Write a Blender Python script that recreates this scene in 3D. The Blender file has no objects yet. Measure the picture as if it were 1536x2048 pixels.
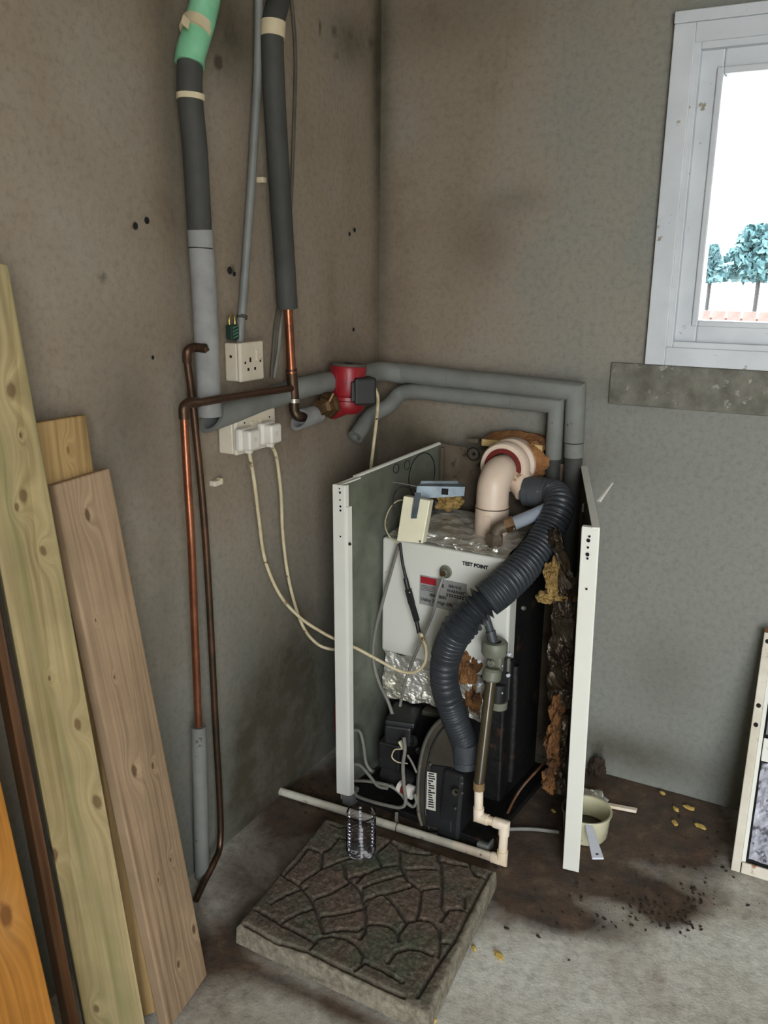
import bpy, bmesh, math, random
from mathutils import Vector, Matrix, noise
random.seed(7)
V = Vector
S = bpy.context.scene
C = S.collection
R = math.radians

# ------------------------------------------------------------------ camera
CAM = V((1.201, -2.2, 1.36)); FPX = 1740.0
yaw, pit, rol = R(-28.2), R(15.6), R(0.54)
fwd = V((math.sin(yaw)*math.cos(pit), math.cos(yaw)*math.cos(pit), -math.sin(pit)))
rt = V((math.cos(yaw), -math.sin(yaw), 0)); up = rt.cross(fwd)
rt2 = math.cos(rol)*rt + math.sin(rol)*up
up2 = -math.sin(rol)*rt + math.cos(rol)*up
cd = bpy.data.cameras.new('camera'); cam = bpy.data.objects.new('camera', cd); C.objects.link(cam)
m3 = Matrix((rt2, up2, -fwd)).transposed()
cam.matrix_world = Matrix.Translation(CAM) @ m3.to_4x4()
cd.sensor_fit = 'VERTICAL'; cd.sensor_height = 24.0; cd.lens = FPX/2048*24.0
cd.clip_start = 0.02
S.camera = cam

# ------------------------------------------------------------------ light
S.view_settings.view_transform = 'Standard'; S.view_settings.look = 'None'
S.view_settings.gamma = 1.0; S.view_settings.use_curve_mapping = False
S.view_settings.exposure = 3.62
S.cycles.use_denoising = True
S.cycles.max_bounces = 10; S.cycles.diffuse_bounces = 5; S.cycles.glossy_bounces = 4
S.cycles.transmission_bounces = 8; S.cycles.transparent_max_bounces = 8
S.cycles.sample_clamp_indirect = 6.0; S.cycles.caustics_reflective = False; S.cycles.caustics_refractive = False
w = bpy.data.worlds.new('overcast_sky'); S.world = w; w.use_nodes = True
nt = w.node_tree; bg = nt.nodes['Background']
tc = nt.nodes.new('ShaderNodeTexCoord'); sp = nt.nodes.new('ShaderNodeSeparateXYZ')
rp = nt.nodes.new('ShaderNodeValToRGB')
nt.links.new(tc.outputs['Generated'], sp.inputs[0]); nt.links.new(sp.outputs['Z'], rp.inputs[0])
rp.color_ramp.elements[0].position = 0.0; rp.color_ramp.elements[0].color = (0.90, 0.93, 0.97, 1)
rp.color_ramp.elements[1].position = 0.7; rp.color_ramp.elements[1].color = (0.86, 0.93, 1.0, 1)
nt.links.new(rp.outputs[0], bg.inputs[0]); bg.inputs[1].default_value = 1.25
def portal(name, loc, rot, sx, sy):
    l = bpy.data.lights.new(name, 'AREA'); l.shape = 'RECTANGLE'; l.size = sx; l.size_y = sy
    l.cycles.is_portal = True
    o = bpy.data.objects.new(name, l); C.objects.link(o); o.location = loc; o.rotation_euler = rot
RX, RY, RZ = 3.1, -3.15, 2.45        # room size
WX0, WX1, WZ0, WZ1 = 0.80, 1.92, 1.195, 1.875   # window hole
DX0, DX1, DZ1 = 1.55, 3.0, 2.1      # open garage door behind the camera
portal('window_portal', ((WX0+WX1)/2, 0.16, (WZ0+WZ1)/2), (R(-90), 0, 0), WX1-WX0, WZ1-WZ0)
portal('door_portal', ((DX0+DX1)/2, RY-0.12, DZ1/2), (R(90), 0, 0), DX1-DX0, DZ1)

# ------------------------------------------------------------------ helpers
def ray(px, py):
    return (fwd*FPX + rt2*(px-768) - up2*(py-1024)).normalized()
def hx(px, py, X=0.0):
    d = ray(px, py); return CAM + d*((X-CAM.x)/d.x)
def hy(px, py, Y=0.0):
    d = ray(px, py); return CAM + d*((Y-CAM.y)/d.y)
def hz(px, py, Z=0.0):
    d = ray(px, py); return CAM + d*((Z-CAM.z)/d.z)

def link(name, me, mat=None, parent=None, smooth=False):
    if mat is not None:
        me.materials.clear(); me.materials.append(mat)
    if smooth:
        for p in me.polygons: p.use_smooth = True
    o = bpy.data.objects.new(name, me); C.objects.link(o)
    if parent is not None: o.parent = parent
    return o
def tag(o, label=None, cat=None, group=None, kind=None):
    if label: o['label'] = label
    if cat: o['category'] = cat
    if group: o['group'] = group
    if kind: o['kind'] = kind
    return o
def thing(name, label, cat, group=None):
    o = bpy.data.objects.new(name, None); C.objects.link(o); o.empty_display_size = 0.05
    return tag(o, label, cat, group)
def mesh(vs, fs):
    me = bpy.data.meshes.new('m'); me.from_pydata([tuple(v) for v in vs], [], fs); me.validate(); me.update(); return me
def bm_to_me(bm):
    bmesh.ops.recalc_face_normals(bm, faces=bm.faces)
    me = bpy.data.meshes.new('m'); bm.to_mesh(me); bm.free(); return me
def hexa(p, bev=0.0, seg=2):
    """8 points: bottom ring 0-3, top ring 4-7"""
    bm = bmesh.new(); v = [bm.verts.new(q) for q in p]
    for f in ((0,3,2,1),(4,5,6,7),(0,1,5,4),(1,2,6,5),(2,3,7,6),(3,0,4,7)): bm.faces.new([v[i] for i in f])
    bmesh.ops.recalc_face_normals(bm, faces=bm.faces)
    if bev > 0: bmesh.ops.bevel(bm, geom=bm.edges[:], offset=bev, segments=seg, affect='EDGES', profile=0.5)
    return bm_to_me(bm)
def box(a, b, bev=0.0, seg=2):
    x0,y0,z0 = a; x1,y1,z1 = b
    return hexa([(x0,y0,z0),(x1,y0,z0),(x1,y1,z0),(x0,y1,z0),(x0,y0,z1),(x1,y0,z1),(x1,y1,z1),(x0,y1,z1)], bev, seg)
def obox(c, ax, ay, az, sx, sy, sz, bev=0.0, seg=2):
    c = V(c); ax, ay, az = V(ax).normalized(), V(ay).normalized(), V(az).normalized()
    P = []
    for k in (-1, 1):
        for i, j in ((-1,-1),(1,-1),(1,1),(-1,1)):
            P.append(c + ax*i*sx/2 + ay*j*sy/2 + az*k*sz/2)
    return hexa(P, bev, seg)
def slab4(q, n, t, bev=0.0):
    """quad q (4 pts, loop), thickened along -n by t"""
    n = V(n).normalized(); q = [V(p) for p in q]
    return hexa([p - n*t for p in q] + q, bev)
def catmull(P, n=8):
    P = [V(p) for p in P]
    if len(P) < 3: return P
    out = []
    Q = [2*P[0]-P[1]] + P + [2*P[-1]-P[-2]]
    for i in range(1, len(Q)-2):
        a, b, c, d = Q[i-1:i+3]
        for k in range(n):
            t = k/n
            out.append(0.5*((2*b) + (c-a)*t + (2*a-5*b+4*c-d)*t*t + (3*b-a-3*c+d)*t**3))
    out.append(P[-1]); return out
def sweep(path, rad, seg=12, cap=True, inner=0.0, jitter=0.0, flat=1.0, cut0=None):
    """rad: number or f(s,t) with s = arclength, t = 0..1; mitred at corners"""
    P = [V(p) for p in path]
    L = [0.0]
    for i in range(1, len(P)): L.append(L[-1] + (P[i]-P[i-1]).length)
    T = []
    for i in range(len(P)):
        a = (P[i]-P[i-1]).normalized() if i > 0 else None
        b = (P[i+1]-P[i]).normalized() if i < len(P)-1 else None
        T.append((a or b, b or a))
    t0 = T[0][0]
    n = t0.orthogonal().normalized() if abs(t0.z) > 0.9 else t0.cross(V((0,0,1))).normalized()
    vs, rings = [], []
    cur = t0
    for i, p in enumerate(P):
        a, b = T[i]
        # carry n perpendicular to incoming a
        q = cur.rotation_difference(a); n = q @ n; cur = a
        m = (a+b).normalized() if (a+b).length > 1e-4 else a
        if i == 0 and cut0 is not None: m = V(cut0).normalized()
        bn = a.cross(n).normalized()
        r = rad(L[i], L[i]/L[-1]) if callable(rad) else rad
        ring = []
        for k in range(seg):
            an = 2*math.pi*k/seg
            d = n*math.cos(an)*r + bn*math.sin(an)*r*flat
            if jitter: d *= 1 + jitter*noise.noise(p*30 + d*40)
            # project along a onto the mitre plane
            off = d - a*(d.dot(m)/max(0.3, a.dot(m)))
            ring.append(len(vs)); vs.append(p + off)
        rings.append(ring)
    fs = []
    for i in range(len(rings)-1):
        for k in range(seg):
            k2 = (k+1) % seg
            fs.append((rings[i][k], rings[i][k2], rings[i+1][k2], rings[i+1][k]))
    if inner > 0:      # open ends showing wall thickness
        for e, ring in ((0, rings[0]), (-1, rings[-1])):
            base = len(vs)
            c = P[e]; dirn = (P[1]-P[0]).normalized() if e == 0 else (P[-2]-P[-1]).normalized()
            for k in ring: vs.append(c + (V(vs[k])-c)*inner)
            for k in ring: vs.append(c + (V(vs[k])-c)*inner + dirn*0.06)
            for k in range(seg):
                k2 = (k+1) % seg
                fs.append((ring[k], base+k, base+k2, ring[k2]))
                fs.append((base+k, base+seg+k, base+seg+k2, base+k2))
            fs.append(tuple(base+seg+k for k in range(seg)))
    elif cap:
        fs.append(tuple(reversed(rings[0]))); fs.append(tuple(rings[-1]))
    bm = bmesh.new(); bv = [bm.verts.new(v) for v in vs]
    for f in fs:
        try: bm.faces.new([bv[i] for i in f])
        except ValueError: pass
    return bm_to_me(bm)
def tube(name, path, r, mat, parent=None, seg=12, smooth_path=True, n=6, **k):
    P = catmull(path, n) if smooth_path and len(path) > 2 else path
    o = link(name, sweep(P, r, seg, **k), mat, parent)
    sm(o); return o
def sm(o, ang=40):
    me = o.data
    for p in me.polygons: p.use_smooth = True
    try: me.set_sharp_from_angle(angle=R(ang))
    except Exception: pass
def lathe(prof, c, axis=(0,0,1), seg=28, ref=None):
    """prof: list of (radius, height along the axis)"""
    ax = V(axis).normalized(); c = V(c)
    n = (V(ref) - ax*V(ref).dot(ax)).normalized() if ref else ax.orthogonal().normalized()
    b = ax.cross(n); vs, fs = [], []
    for (r, h) in prof:
        for k in range(seg):
            a = 2*math.pi*k/seg
            vs.append(c + ax*h + (n*math.cos(a) + b*math.sin(a))*max(r, 1e-5))
    for i in range(len(prof)-1):
        for k in range(seg):
            k2 = (k+1) % seg
            fs.append((i*seg+k, i*seg+k2, (i+1)*seg+k2, (i+1)*seg+k))
    bm = bmesh.new(); bv = [bm.verts.new(v) for v in vs]
    for f in fs: bm.faces.new([bv[i] for i in f])
    bmesh.ops.remove_doubles(bm, verts=bm.verts, dist=1e-5)
    return bm_to_me(bm)
def lath(name, prof, c, mat, parent=None, axis=(0,0,1), seg=28, ang=35, ref=None):
    o = link(name, lathe(prof, c, axis, seg, ref), mat, parent); sm(o, ang); return o
def cyl(name, a, b, r, mat, parent=None, seg=20, bev=0.0):
    a, b = V(a), V(b); L = (b-a).length
    pr = [(0,0),(r-bev,0),(r,bev),(r,L-bev),(r-bev,L),(0,L)] if bev else [(0,0),(r,0),(r,L),(0,L)]
    return lath(name, pr, a, mat, parent, b-a, seg)
def blob(c, rx, ry, rz, amp=0.25, fr=20, sub=3, seed=0):
    bm = bmesh.new(); bmesh.ops.create_icosphere(bm, subdivisions=sub, radius=1)
    for v in bm.verts:
        p = v.co.copy(); k = 1 + amp*noise.noise(p*1.7 + V((seed,seed*2,0))) + amp*0.5*noise.noise(p*5 + V((seed,0,3)))
        v.co = V(c) + V((p.x*rx, p.y*ry, p.z*rz))*k
    return bm_to_me(bm)
def text(body, size, o0, xdir, ydir, mat, parent, name='lettering', depth=0.0003, bold=0.0):
    cu = bpy.data.curves.new('t', 'FONT'); cu.body = body; cu.size = size; cu.extrude = depth; cu.offset = bold + .00015
    cu.resolution_u = 2
    ob = bpy.data.objects.new('t', cu); C.objects.link(ob)
    dg = bpy.context.evaluated_depsgraph_get(); me = bpy.data.meshes.new_from_object(ob.evaluated_get(dg))
    bpy.data.objects.remove(ob)
    x = V(xdir).normalized(); y = V(ydir).normalized(); z = x.cross(y).normalized()
    M = Matrix((x, y, z)).transposed().to_4x4(); M.translation = V(o0)
    me.transform(M)
    return link(name, me, mat, parent)

# ------------------------------------------------------------------ materials
def srgb(c):
    return tuple((x/255/12.92 if x/255 <= 0.04045 else ((x/255+0.055)/1.055)**2.4) for x in c) + (1,)
class NT:
    def __init__(s, name):
        s.m = bpy.data.materials.new(name); s.m.use_nodes = True; s.t = s.m.node_tree
        s.b = s.t.nodes['Principled BSDF']; s.tc = s.n('ShaderNodeTexCoord')
    def n(s, t, **k):
        x = s.t.nodes.new(t)
        for a, v in k.items(): setattr(x, a, v)
        return x
    def l(s, a, b): s.t.links.new(a, b)
    def noise(s, scale, detail=4, rough=0.55, vec=None, dist=0.0):
        x = s.n('ShaderNodeTexNoise'); x.inputs['Scale'].default_value = scale; x.inputs['Detail'].default_value = detail
        x.inputs['Roughness'].default_value = rough; x.inputs['Distortion'].default_value = dist
        s.l(vec if vec is not None else s.tc.outputs['Object'], x.inputs['Vector']); return x.outputs[0]
    def ramp(s, f, *st):
        x = s.n('ShaderNodeValToRGB'); e = x.color_ramp.elements
        while len(e) < len(st): e.new(0.5)
        for i, (p, c) in enumerate(st):
            e[i].position = p; e[i].color = c if len(c) == 4 else srgb(c)
        s.l(f, x.inputs[0]); return x.outputs[0]
    def mix(s, f, a, b, mode='MIX'):
        x = s.n('ShaderNodeMix', data_type='RGBA', blend_type=mode)
        for v, i in ((f, 0), (a, 6), (b, 7)):
            if isinstance(v, bpy.types.NodeSocket): s.l(v, x.inputs[i])
            else: x.inputs[i].default_value = v
        return x.outputs[2]
    def math(s, op, a, b=0.0, clamp=False):
        x = s.n('ShaderNodeMath', operation=op, use_clamp=clamp)
        for v, i in ((a, 0), (b, 1)):
            if isinstance(v, bpy.types.NodeSocket): s.l(v, x.inputs[i])
            else: x.inputs[i].default_value = v
        return x.outputs[0]
    def bump(s, h, dist=0.001, st=1.0, prev=None):
        x = s.n('ShaderNodeBump'); x.inputs['Distance'].default_value = dist; x.inputs['Strength'].default_value = st
        s.l(h, x.inputs['Height'])
        if prev is not None: s.l(prev, x.inputs['Normal'])
        s.l(x.outputs[0], s.b.inputs['Normal']); return x.outputs[0]
    def attr(s, name):
        x = s.n('ShaderNodeAttribute'); x.attribute_name = name; return x.outputs['Fac']
G4 = lambda v: (v, v, v, 1)
def mat(name, c1, c2=None, rough=0.5, metal=0.0, sc=12, lo=0.35, hi=0.65, bump=0.0, bsc=200, spec=None, c3=None, sc3=60, lo3=0.62, hi3=0.72):
    """two-tone procedural surface: c1 with blotches of c2, optional specks c3"""
    s = NT(name)
    if c2 is None: c2 = tuple(x*0.88 for x in c1)
    col = s.ramp(s.noise(sc, 5, 0.6), (lo, c1), (hi, c2))
    if c3 is not None:
        f = s.ramp(s.noise(sc3, 4, 0.6), (lo3, G4(0)), (hi3, G4(1)))
        col = s.mix(f, col, srgb(c3))
    s.l(col, s.b.inputs['Base Color'])
    r = s.n('ShaderNodeMapRange'); s.l(s.noise(sc*3, 3), r.inputs[0])
    r.inputs[3].default_value = max(0.02, rough-0.1); r.inputs[4].default_value = min(1, rough+0.1)
    s.l(r.outputs[0], s.b.inputs['Roughness'])
    s.b.inputs['Metallic'].default_value = metal
    if spec is not None: s.b.inputs['Specular IOR Level'].default_value = spec
    if bump: s.bump(s.noise(bsc, 4), bump)
    return s.m

def wall_mat():
    s = NT('cement_render')
    a = s.noise(1.3, 5, 0.6); b = s.noise(5.0, 6, 0.65)
    t = s.math('ADD', s.math('MULTIPLY', a, 0.6), s.math('MULTIPLY', b, 0.4))
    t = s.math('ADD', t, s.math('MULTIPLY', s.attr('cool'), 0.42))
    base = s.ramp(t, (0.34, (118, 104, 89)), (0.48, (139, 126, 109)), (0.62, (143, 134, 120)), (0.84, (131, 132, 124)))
    fine = s.ramp(s.noise(70, 5, 0.7), (0.28, G4(0.78)), (0.5, G4(1.0)), (0.75, G4(1.09)))
    base = s.mix(1.0, base, fine, 'MULTIPLY')
    st = s.math('MULTIPLY', s.attr('stain_shade'), s.math('ADD', s.noise(14, 5, 0.7), 0.45), True)
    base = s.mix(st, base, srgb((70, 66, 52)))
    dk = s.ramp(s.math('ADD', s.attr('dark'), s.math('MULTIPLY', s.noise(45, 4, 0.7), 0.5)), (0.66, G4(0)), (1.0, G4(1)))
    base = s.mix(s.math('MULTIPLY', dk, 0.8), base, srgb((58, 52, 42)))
    pk = s.ramp(s.noise(24, 3, 0.5), (0.72, G4(0)), (0.78, G4(1)))
    base = s.mix(s.math('MULTIPLY', pk, 0.3), base, srgb((85, 76, 62)))
    s.l(base, s.b.inputs['Base Color']); s.b.inputs['Roughness'].default_value = 0.92
    s.b.inputs['Specular IOR Level'].default_value = 0.25
    p = s.bump(s.noise(9, 6, 0.6), 0.006, 0.6); s.bump(s.noise(260, 3, 0.7), 0.0009, 0.8, p)
    return s.m
def floor_mat():
    s = NT('dirty_concrete')
    t = s.noise(3.2, 7, 0.65, dist=0.4)
    base = s.ramp(t, (0.34, (176, 168, 152)), (0.5, (208, 204, 192)), (0.68, (230, 228, 218)))
    gr = s.noise(42, 6, 0.75)
    base = s.mix(1.0, base, s.ramp(gr, (0.30, G4(0.60)), (0.50, G4(0.96)), (0.70, G4(1.12))), 'MULTIPLY')
    d = s.attr('dirt'); n2 = s.noise(7, 7, 0.7, dist=0.6)
    f = s.math('ADD', d, s.math('MULTIPLY', s.math('SUBTRACT', n2, 0.5), 0.9))
    f = s.ramp(f, (0.18, G4(0)), (0.5, G4(.6)), (0.85, G4(1)))
    dirt = s.ramp(s.noise(16, 6, 0.7), (0.35, (46, 32, 22)), (0.55, (80, 58, 40)), (0.72, (116, 94, 70)))
    base = s.mix(s.math('MULTIPLY', f, 0.93), base, dirt)
    rd = s.ramp(s.noise(11, 5, 0.6), (0.58, G4(0)), (0.70, G4(1)))
    base = s.mix(s.math('MULTIPLY', rd, 0.25), base, srgb((128, 86, 70)))
    s.l(base, s.b.inputs['Base Color']); s.b.inputs['Roughness'].default_value = 0.85
    s.b.inputs['Specular IOR Level'].default_value = 0.3
    p = s.bump(s.noise(18, 7, 0.7), 0.004, 0.8); s.bump(s.noise(150, 4, 0.75), 0.0015, 0.8, p)
    return s.m
def wood_mat(name, c1, c2, c3, green=0.0, knot=(110, 82, 48), seed=0.0, rough=0.7, knots=()):
    s = NT(name)
    xyz = s.n('ShaderNodeSeparateXYZ'); s.l(s.tc.outputs['Object'], xyz.inputs[0])
    X, Y = xyz.outputs[0], xyz.outputs[1]
    kf = None; kc = None
    for (kx, ky, kr) in knots:
        dx = s.math('MULTIPLY', s.math('SUBTRACT', X, kx), 1/(kr*2.0)); dy = s.math('MULTIPLY', s.math('SUBTRACT', Y, ky), 1/kr)
        d2 = s.math('ADD', s.math('MULTIPLY', dx, dx), s.math('MULTIPLY', dy, dy))
        g = s.math('POWER', 2.718, s.math('MULTIPLY', d2, -0.35))          # wide halo bends the grain
        c = s.math('POWER', 2.718, s.math('MULTIPLY', d2, -2.6))
        kf = g if kf is None else s.math('ADD', kf, g); kc = c if kc is None else s.math('MAXIMUM', kc, c)
    cv = s.n('ShaderNodeCombineXYZ')
    s.l(s.math('ADD', s.math('MULTIPLY', X, 0.9), seed), cv.inputs[0])
    yy = s.math('MULTIPLY', Y, 11.0)
    if kf is not None: yy = s.math('ADD', yy, s.math('MULTIPLY', kf, 0.28))
    s.l(yy, cv.inputs[1])
    broad = s.noise(1.1, 3, 0.5, cv.outputs[0], 0.7)
    wv = s.n('ShaderNodeTexWave', wave_type='BANDS', bands_direction='Y')
    wv.inputs['Scale'].default_value = 1.5; wv.inputs['Distortion'].default_value = 4.5; wv.inputs['Detail'].default_value = 2.5
    wv.inputs['Detail Scale'].default_value = 0.9; s.l(cv.outputs[0], wv.inputs['Vector'])
    f = s.math('ADD', s.math('MULTIPLY', broad, 0.86), s.math('MULTIPLY', wv.outputs['Fac'], 0.14))
    col = s.ramp(f, (0.32, c1), (0.52, c2), (0.72, c3))
    c2v = s.n('ShaderNodeCombineXYZ'); s.l(s.math('MULTIPLY', X, 3.0), c2v.inputs[0]); s.l(s.math('MULTIPLY', yy, 14.0), c2v.inputs[1])
    fi = s.noise(1.0, 4, 0.6, c2v.outputs[0])
    col = s.mix(1.0, col, s.ramp(fi, (0.32, G4(0.78)), (0.6, G4(1.05))), 'MULTIPLY')
    col = s.mix(1.0, col, s.ramp(s.noise(7, 4, 0.6), (0.3, G4(0.84)), (0.62, G4(1.05))), 'MULTIPLY')
    if green:
        c3v = s.n('ShaderNodeCombineXYZ'); s.l(s.math('MULTIPLY', X, 0.9), c3v.inputs[0]); s.l(s.math('MULTIPLY', Y, 20.0), c3v.inputs[1])
        gf = s.ramp(s.noise(1.2, 3, 0.5, c3v.outputs[0]), (0.46, G4(0)), (0.60, G4(1)))
        col = s.mix(s.math('MULTIPLY', gf, green), col, srgb((110, 110, 68)))
    if kf is not None:
        col = s.mix(s.math('MULTIPLY', s.math('MINIMUM', kf, 1.0), 0.08), col, srgb((226, 204, 150)))
        kn = s.ramp(s.math('ADD', kc, s.math('MULTIPLY', s.math('SUBTRACT', s.noise(90, 3), 0.5), 0.5)), (0.25, G4(0)), (0.65, G4(1)))
        col = s.mix(s.math('MULTIPLY', kn, 0.8), col, srgb(knot))
    s.l(col, s.b.inputs['Base Color']); s.b.inputs['Roughness'].default_value = rough
    s.b.inputs['Specular IOR Level'].default_value = 0.3
    s.bump(s.math('ADD', fi, s.math('MULTIPLY', wv.outputs['Fac'], 0.5)), 0.0008, 0.7)
    return s.m
def foil_mat(name, c=(205, 202, 192), c2=(150, 135, 105), bsc=28):
    s = NT(name)
    s.l(s.ramp(s.noise(9, 5, 0.7), (0.42, c), (0.62, c2)), s.b.inputs['Base Color'])
    s.b.inputs['Metallic'].default_value = 0.6; s.b.inputs['Roughness'].default_value = 0.30
    v = s.n('ShaderNodeTexVoronoi'); v.inputs['Scale'].default_value = bsc; s.l(s.tc.outputs['Object'], v.inputs['Vector'])
    p = s.bump(v.outputs['Distance'], 0.010, 0.7); s.bump(s.noise(40, 4, 0.7, dist=2.0), 0.004, 0.8, p)
    return s.m
def copper_mat(name, c1, c2, c3, r=0.32):
    s = NT(name)
    col = s.ramp(s.noise(14, 6, 0.7), (0.36, c1), (0.55, c2), (0.72, c3))
    s.l(col, s.b.inputs['Base Color']); s.b.inputs['Metallic'].default_value = 0.85; s.b.inputs['Roughness'].default_value = r
    s.bump(s.noise(120, 3), 0.0004); return s.m
def glass_mat(name, tint=(1,1,1,1), rough=0.0, ior=1.45, thin=True):
    s = NT(name); s.b.inputs['Base Color'].default_value = tint; s.b.inputs['Roughness'].default_value = rough
    if thin:
        tr = s.n('ShaderNodeBsdfTransparent'); tr.inputs[0].default_value = tint
        gl = s.n('ShaderNodeBsdfGlossy'); gl.inputs['Roughness'].default_value = rough + 0.02
        fr = s.n('ShaderNodeFresnel'); fr.inputs[0].default_value = ior
        mx = s.n('ShaderNodeMixShader'); s.l(fr.outputs[0], mx.inputs[0]); s.l(tr.outputs[0], mx.inputs[1]); s.l(gl.outputs[0], mx.inputs[2])
        s.l(mx.outputs[0], s.t.nodes['Material Output'].inputs[0])
    else:
        s.b.inputs['Transmission Weight'].default_value = 1.0; s.b.inputs['IOR'].default_value = ior
    return s.m

M = {}
M['wall'] = wall_mat(); M['floor'] = floor_mat()
M['ceiling'] = mat('ceiling_board', (170, 165, 155), (150, 145, 135), 0.9)
M['upvc'] = mat('white_window_frame', (206, 210, 214), (190, 195, 200), 0.45, sc=6, c3=(140, 132, 112), sc3=30, lo3=0.66, hi3=0.72)
M['sill'] = mat('rough_cement_band', (122, 120, 110), (92, 90, 80), 0.95, sc=22, bump=0.006, bsc=60, c3=(160, 158, 148), sc3=34, lo3=0.6, hi3=0.68)
M['foam_dk'] = mat('dark_grey_foam', (66, 66, 62), (54, 54, 50), 0.75, sc=10, bump=0.0004, bsc=500)
M['foam_lt'] = mat('light_grey_foam', (148, 148, 146), (130, 130, 128), 0.85, sc=20, bump=0.0005, bsc=600)
M['foam_md'] = mat('mid_grey_foam', (124, 126, 121), (108, 109, 103), 0.75, sc=8, bump=0.0005, bsc=500, c3=(74, 68, 58), sc3=40, lo3=0.68, hi3=0.74)
M['foam_in'] = mat('foam_cut_edge', (92, 96, 90), (74, 78, 70), 0.9)
M['tape'] = mat('cream_tape', (216, 202, 170), (196, 180, 146), 0.6)
M['green_wrap'] = mat('green_plastic_wrap', (136, 198, 158), (112, 178, 136), 0.5, sc=14, bump=0.002, bsc=40)
M['conduit'] = mat('grey_conduit', (128, 130, 126), (112, 114, 110), 0.5)
M['cable_gr'] = mat('grey_cable', (130, 128, 120), (108, 106, 98), 0.5)
M['cable_dk'] = mat('olive_cable', (84, 80, 66), (70, 66, 54), 0.6)
M['cable_cr'] = mat('cream_cable', (214, 202, 168), (190, 174, 136), 0.5, sc=30, c3=(110, 86, 50), sc3=46, lo3=0.62, hi3=0.66)
M['copper'] = copper_mat('copper_bright', (172, 112, 84), (150, 94, 68), (96, 66, 50))
M['copper_dk'] = copper_mat('copper_tarnished', (104, 76, 60), (84, 66, 52), (66, 62, 50), 0.45)
M['solder'] = mat('solder', (196, 192, 180), (120, 118, 104), 0.4, 0.8, sc=60)
M['brass'] = copper_mat('brass_dirty', (140, 112, 78), (112, 88, 62), (82, 66, 48), 0.5)
M['gold'] = mat('brass_shackle', (206, 186, 120), (168, 146, 90), 0.3, 0.9)
M['socket'] = mat('cream_socket', (216, 208, 190), (200, 188, 166), 0.42, sc=8, c3=(150, 128, 96), sc3=30, lo3=0.68, hi3=0.74)
M['plug'] = mat('white_plug', (222, 218, 208), (206, 200, 188), 0.4)
M['dark'] = mat('black_recess', (14, 14, 12), (8, 8, 7), 0.9)
M['black'] = mat('black_plastic', (34, 34, 34), (24, 24, 24), 0.5, sc=10, c3=(70, 66, 56), sc3=50, lo3=0.66, hi3=0.72)
M['black_rub'] = mat('black_hose', (60, 64, 68), (48, 51, 55), 0.40, sc=10)
M['cuff'] = mat('grey_rubber_cuff', (72, 76, 80), (60, 64, 67), 0.5, sc=12, c3=(120, 112, 100), sc3=90, lo3=0.66, hi3=0.7)
M['white_enamel'] = mat('white_enamel', (224, 224, 214), (214, 214, 203), 0.35, sc=3, c3=(186, 160, 120), sc3=16, lo3=0.72, hi3=0.76)
M['rusty_white'] = mat('worn_white_enamel', (212, 206, 190), (190, 180, 158), 0.45, sc=9, c3=(150, 104, 64), sc3=30, lo3=0.6, hi3=0.68)
M['galv'] = mat('dull_galvanised_sheet', (130, 134, 120), (108, 112, 99), 0.42, 0.45, sc=14, c3=(70, 66, 50), sc3=24, lo3=0.66, hi3=0.76)
M['rear'] = mat('stained_steel_sheet', (112, 100, 84), (86, 74, 60), 0.55, 0.35, sc=16, c3=(56, 44, 32), sc3=30, lo3=0.58, hi3=0.68)
M['zinc'] = mat('zinc_bracket', (126, 138, 146), (108, 120, 128), 0.38, 0.7, sc=40)
M['steel'] = mat('steel_screw', (196, 196, 190), (150, 150, 142), 0.3, 0.9, sc=40)
M['body'] = mat('sooty_black_body', (16, 15, 13), (9, 9, 8), 0.6, sc=9, bump=0.003, bsc=40, c3=(60, 38, 24), sc3=18, lo3=0.60, hi3=0.72)
M['burner'] = mat('brown_grey_casting', (72, 68, 56), (54, 50, 42), 0.55, 0.2, sc=12, c3=(96, 82, 62), sc3=30, lo3=0.64, hi3=0.74)
M['burner_bk'] = mat('black_casting', (32, 33, 34), (24, 24, 25), 0.5, sc=14)
M['foil'] = foil_mat('crumpled_foil', (222,220,212), (186,180,160)); M['foil_dk'] = foil_mat('dark_foil', (92, 82, 66), (46, 32, 22), 34)  # second foil is a dark brown copy for the linings
M['wool'] = mat('yellow_mineral_wool', (170, 142, 84), (128, 100, 52), 0.95, sc=26, bump=0.01, bsc=70, c3=(92, 66, 34), sc3=40, lo3=0.58, hi3=0.7)
M['wool_or'] = mat('orange_mineral_wool', (140, 96, 52), (86, 56, 30), 0.95, sc=30, bump=0.012, bsc=60, c3=(50, 32, 18), sc3=40, lo3=0.56, hi3=0.7)
M['foam_ye'] = mat('cut_yellow_foam', (216, 192, 132), (190, 160, 100), 0.9, sc=30, bump=0.003, bsc=90)
M['foam_br'] = mat('aged_brown_foam', (158, 112, 66), (124, 80, 46), 0.95, sc=26, bump=0.006, bsc=80)
M['flue'] = mat('pinkish_cream_plastic', (226, 206, 186), (210, 186, 164), 0.42, sc=7, c3=(150, 124, 96), sc3=26, lo3=0.68, hi3=0.73)
M['gasket'] = mat('dark_red_gasket', (122, 34, 30), (96, 24, 22), 0.5)
M['red'] = mat('red_paint', (150, 32, 40), (124, 22, 30), 0.38, sc=14, c3=(80, 16, 20), sc3=30, lo3=0.66, hi3=0.74)
M['grey_cast'] = mat('grey_motor_end', (92, 90, 82), (74, 70, 62), 0.5, 0.3, sc=24, c3=(130, 108, 80), sc3=30)
M['trap'] = mat('grey_green_plastic', (118, 120, 104), (100, 102, 88), 0.45, sc=20)
M['smoke_tube'] = mat('brown_smoked_pipe', (74, 66, 46), (58, 50, 36), 0.22, sc=8)
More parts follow.
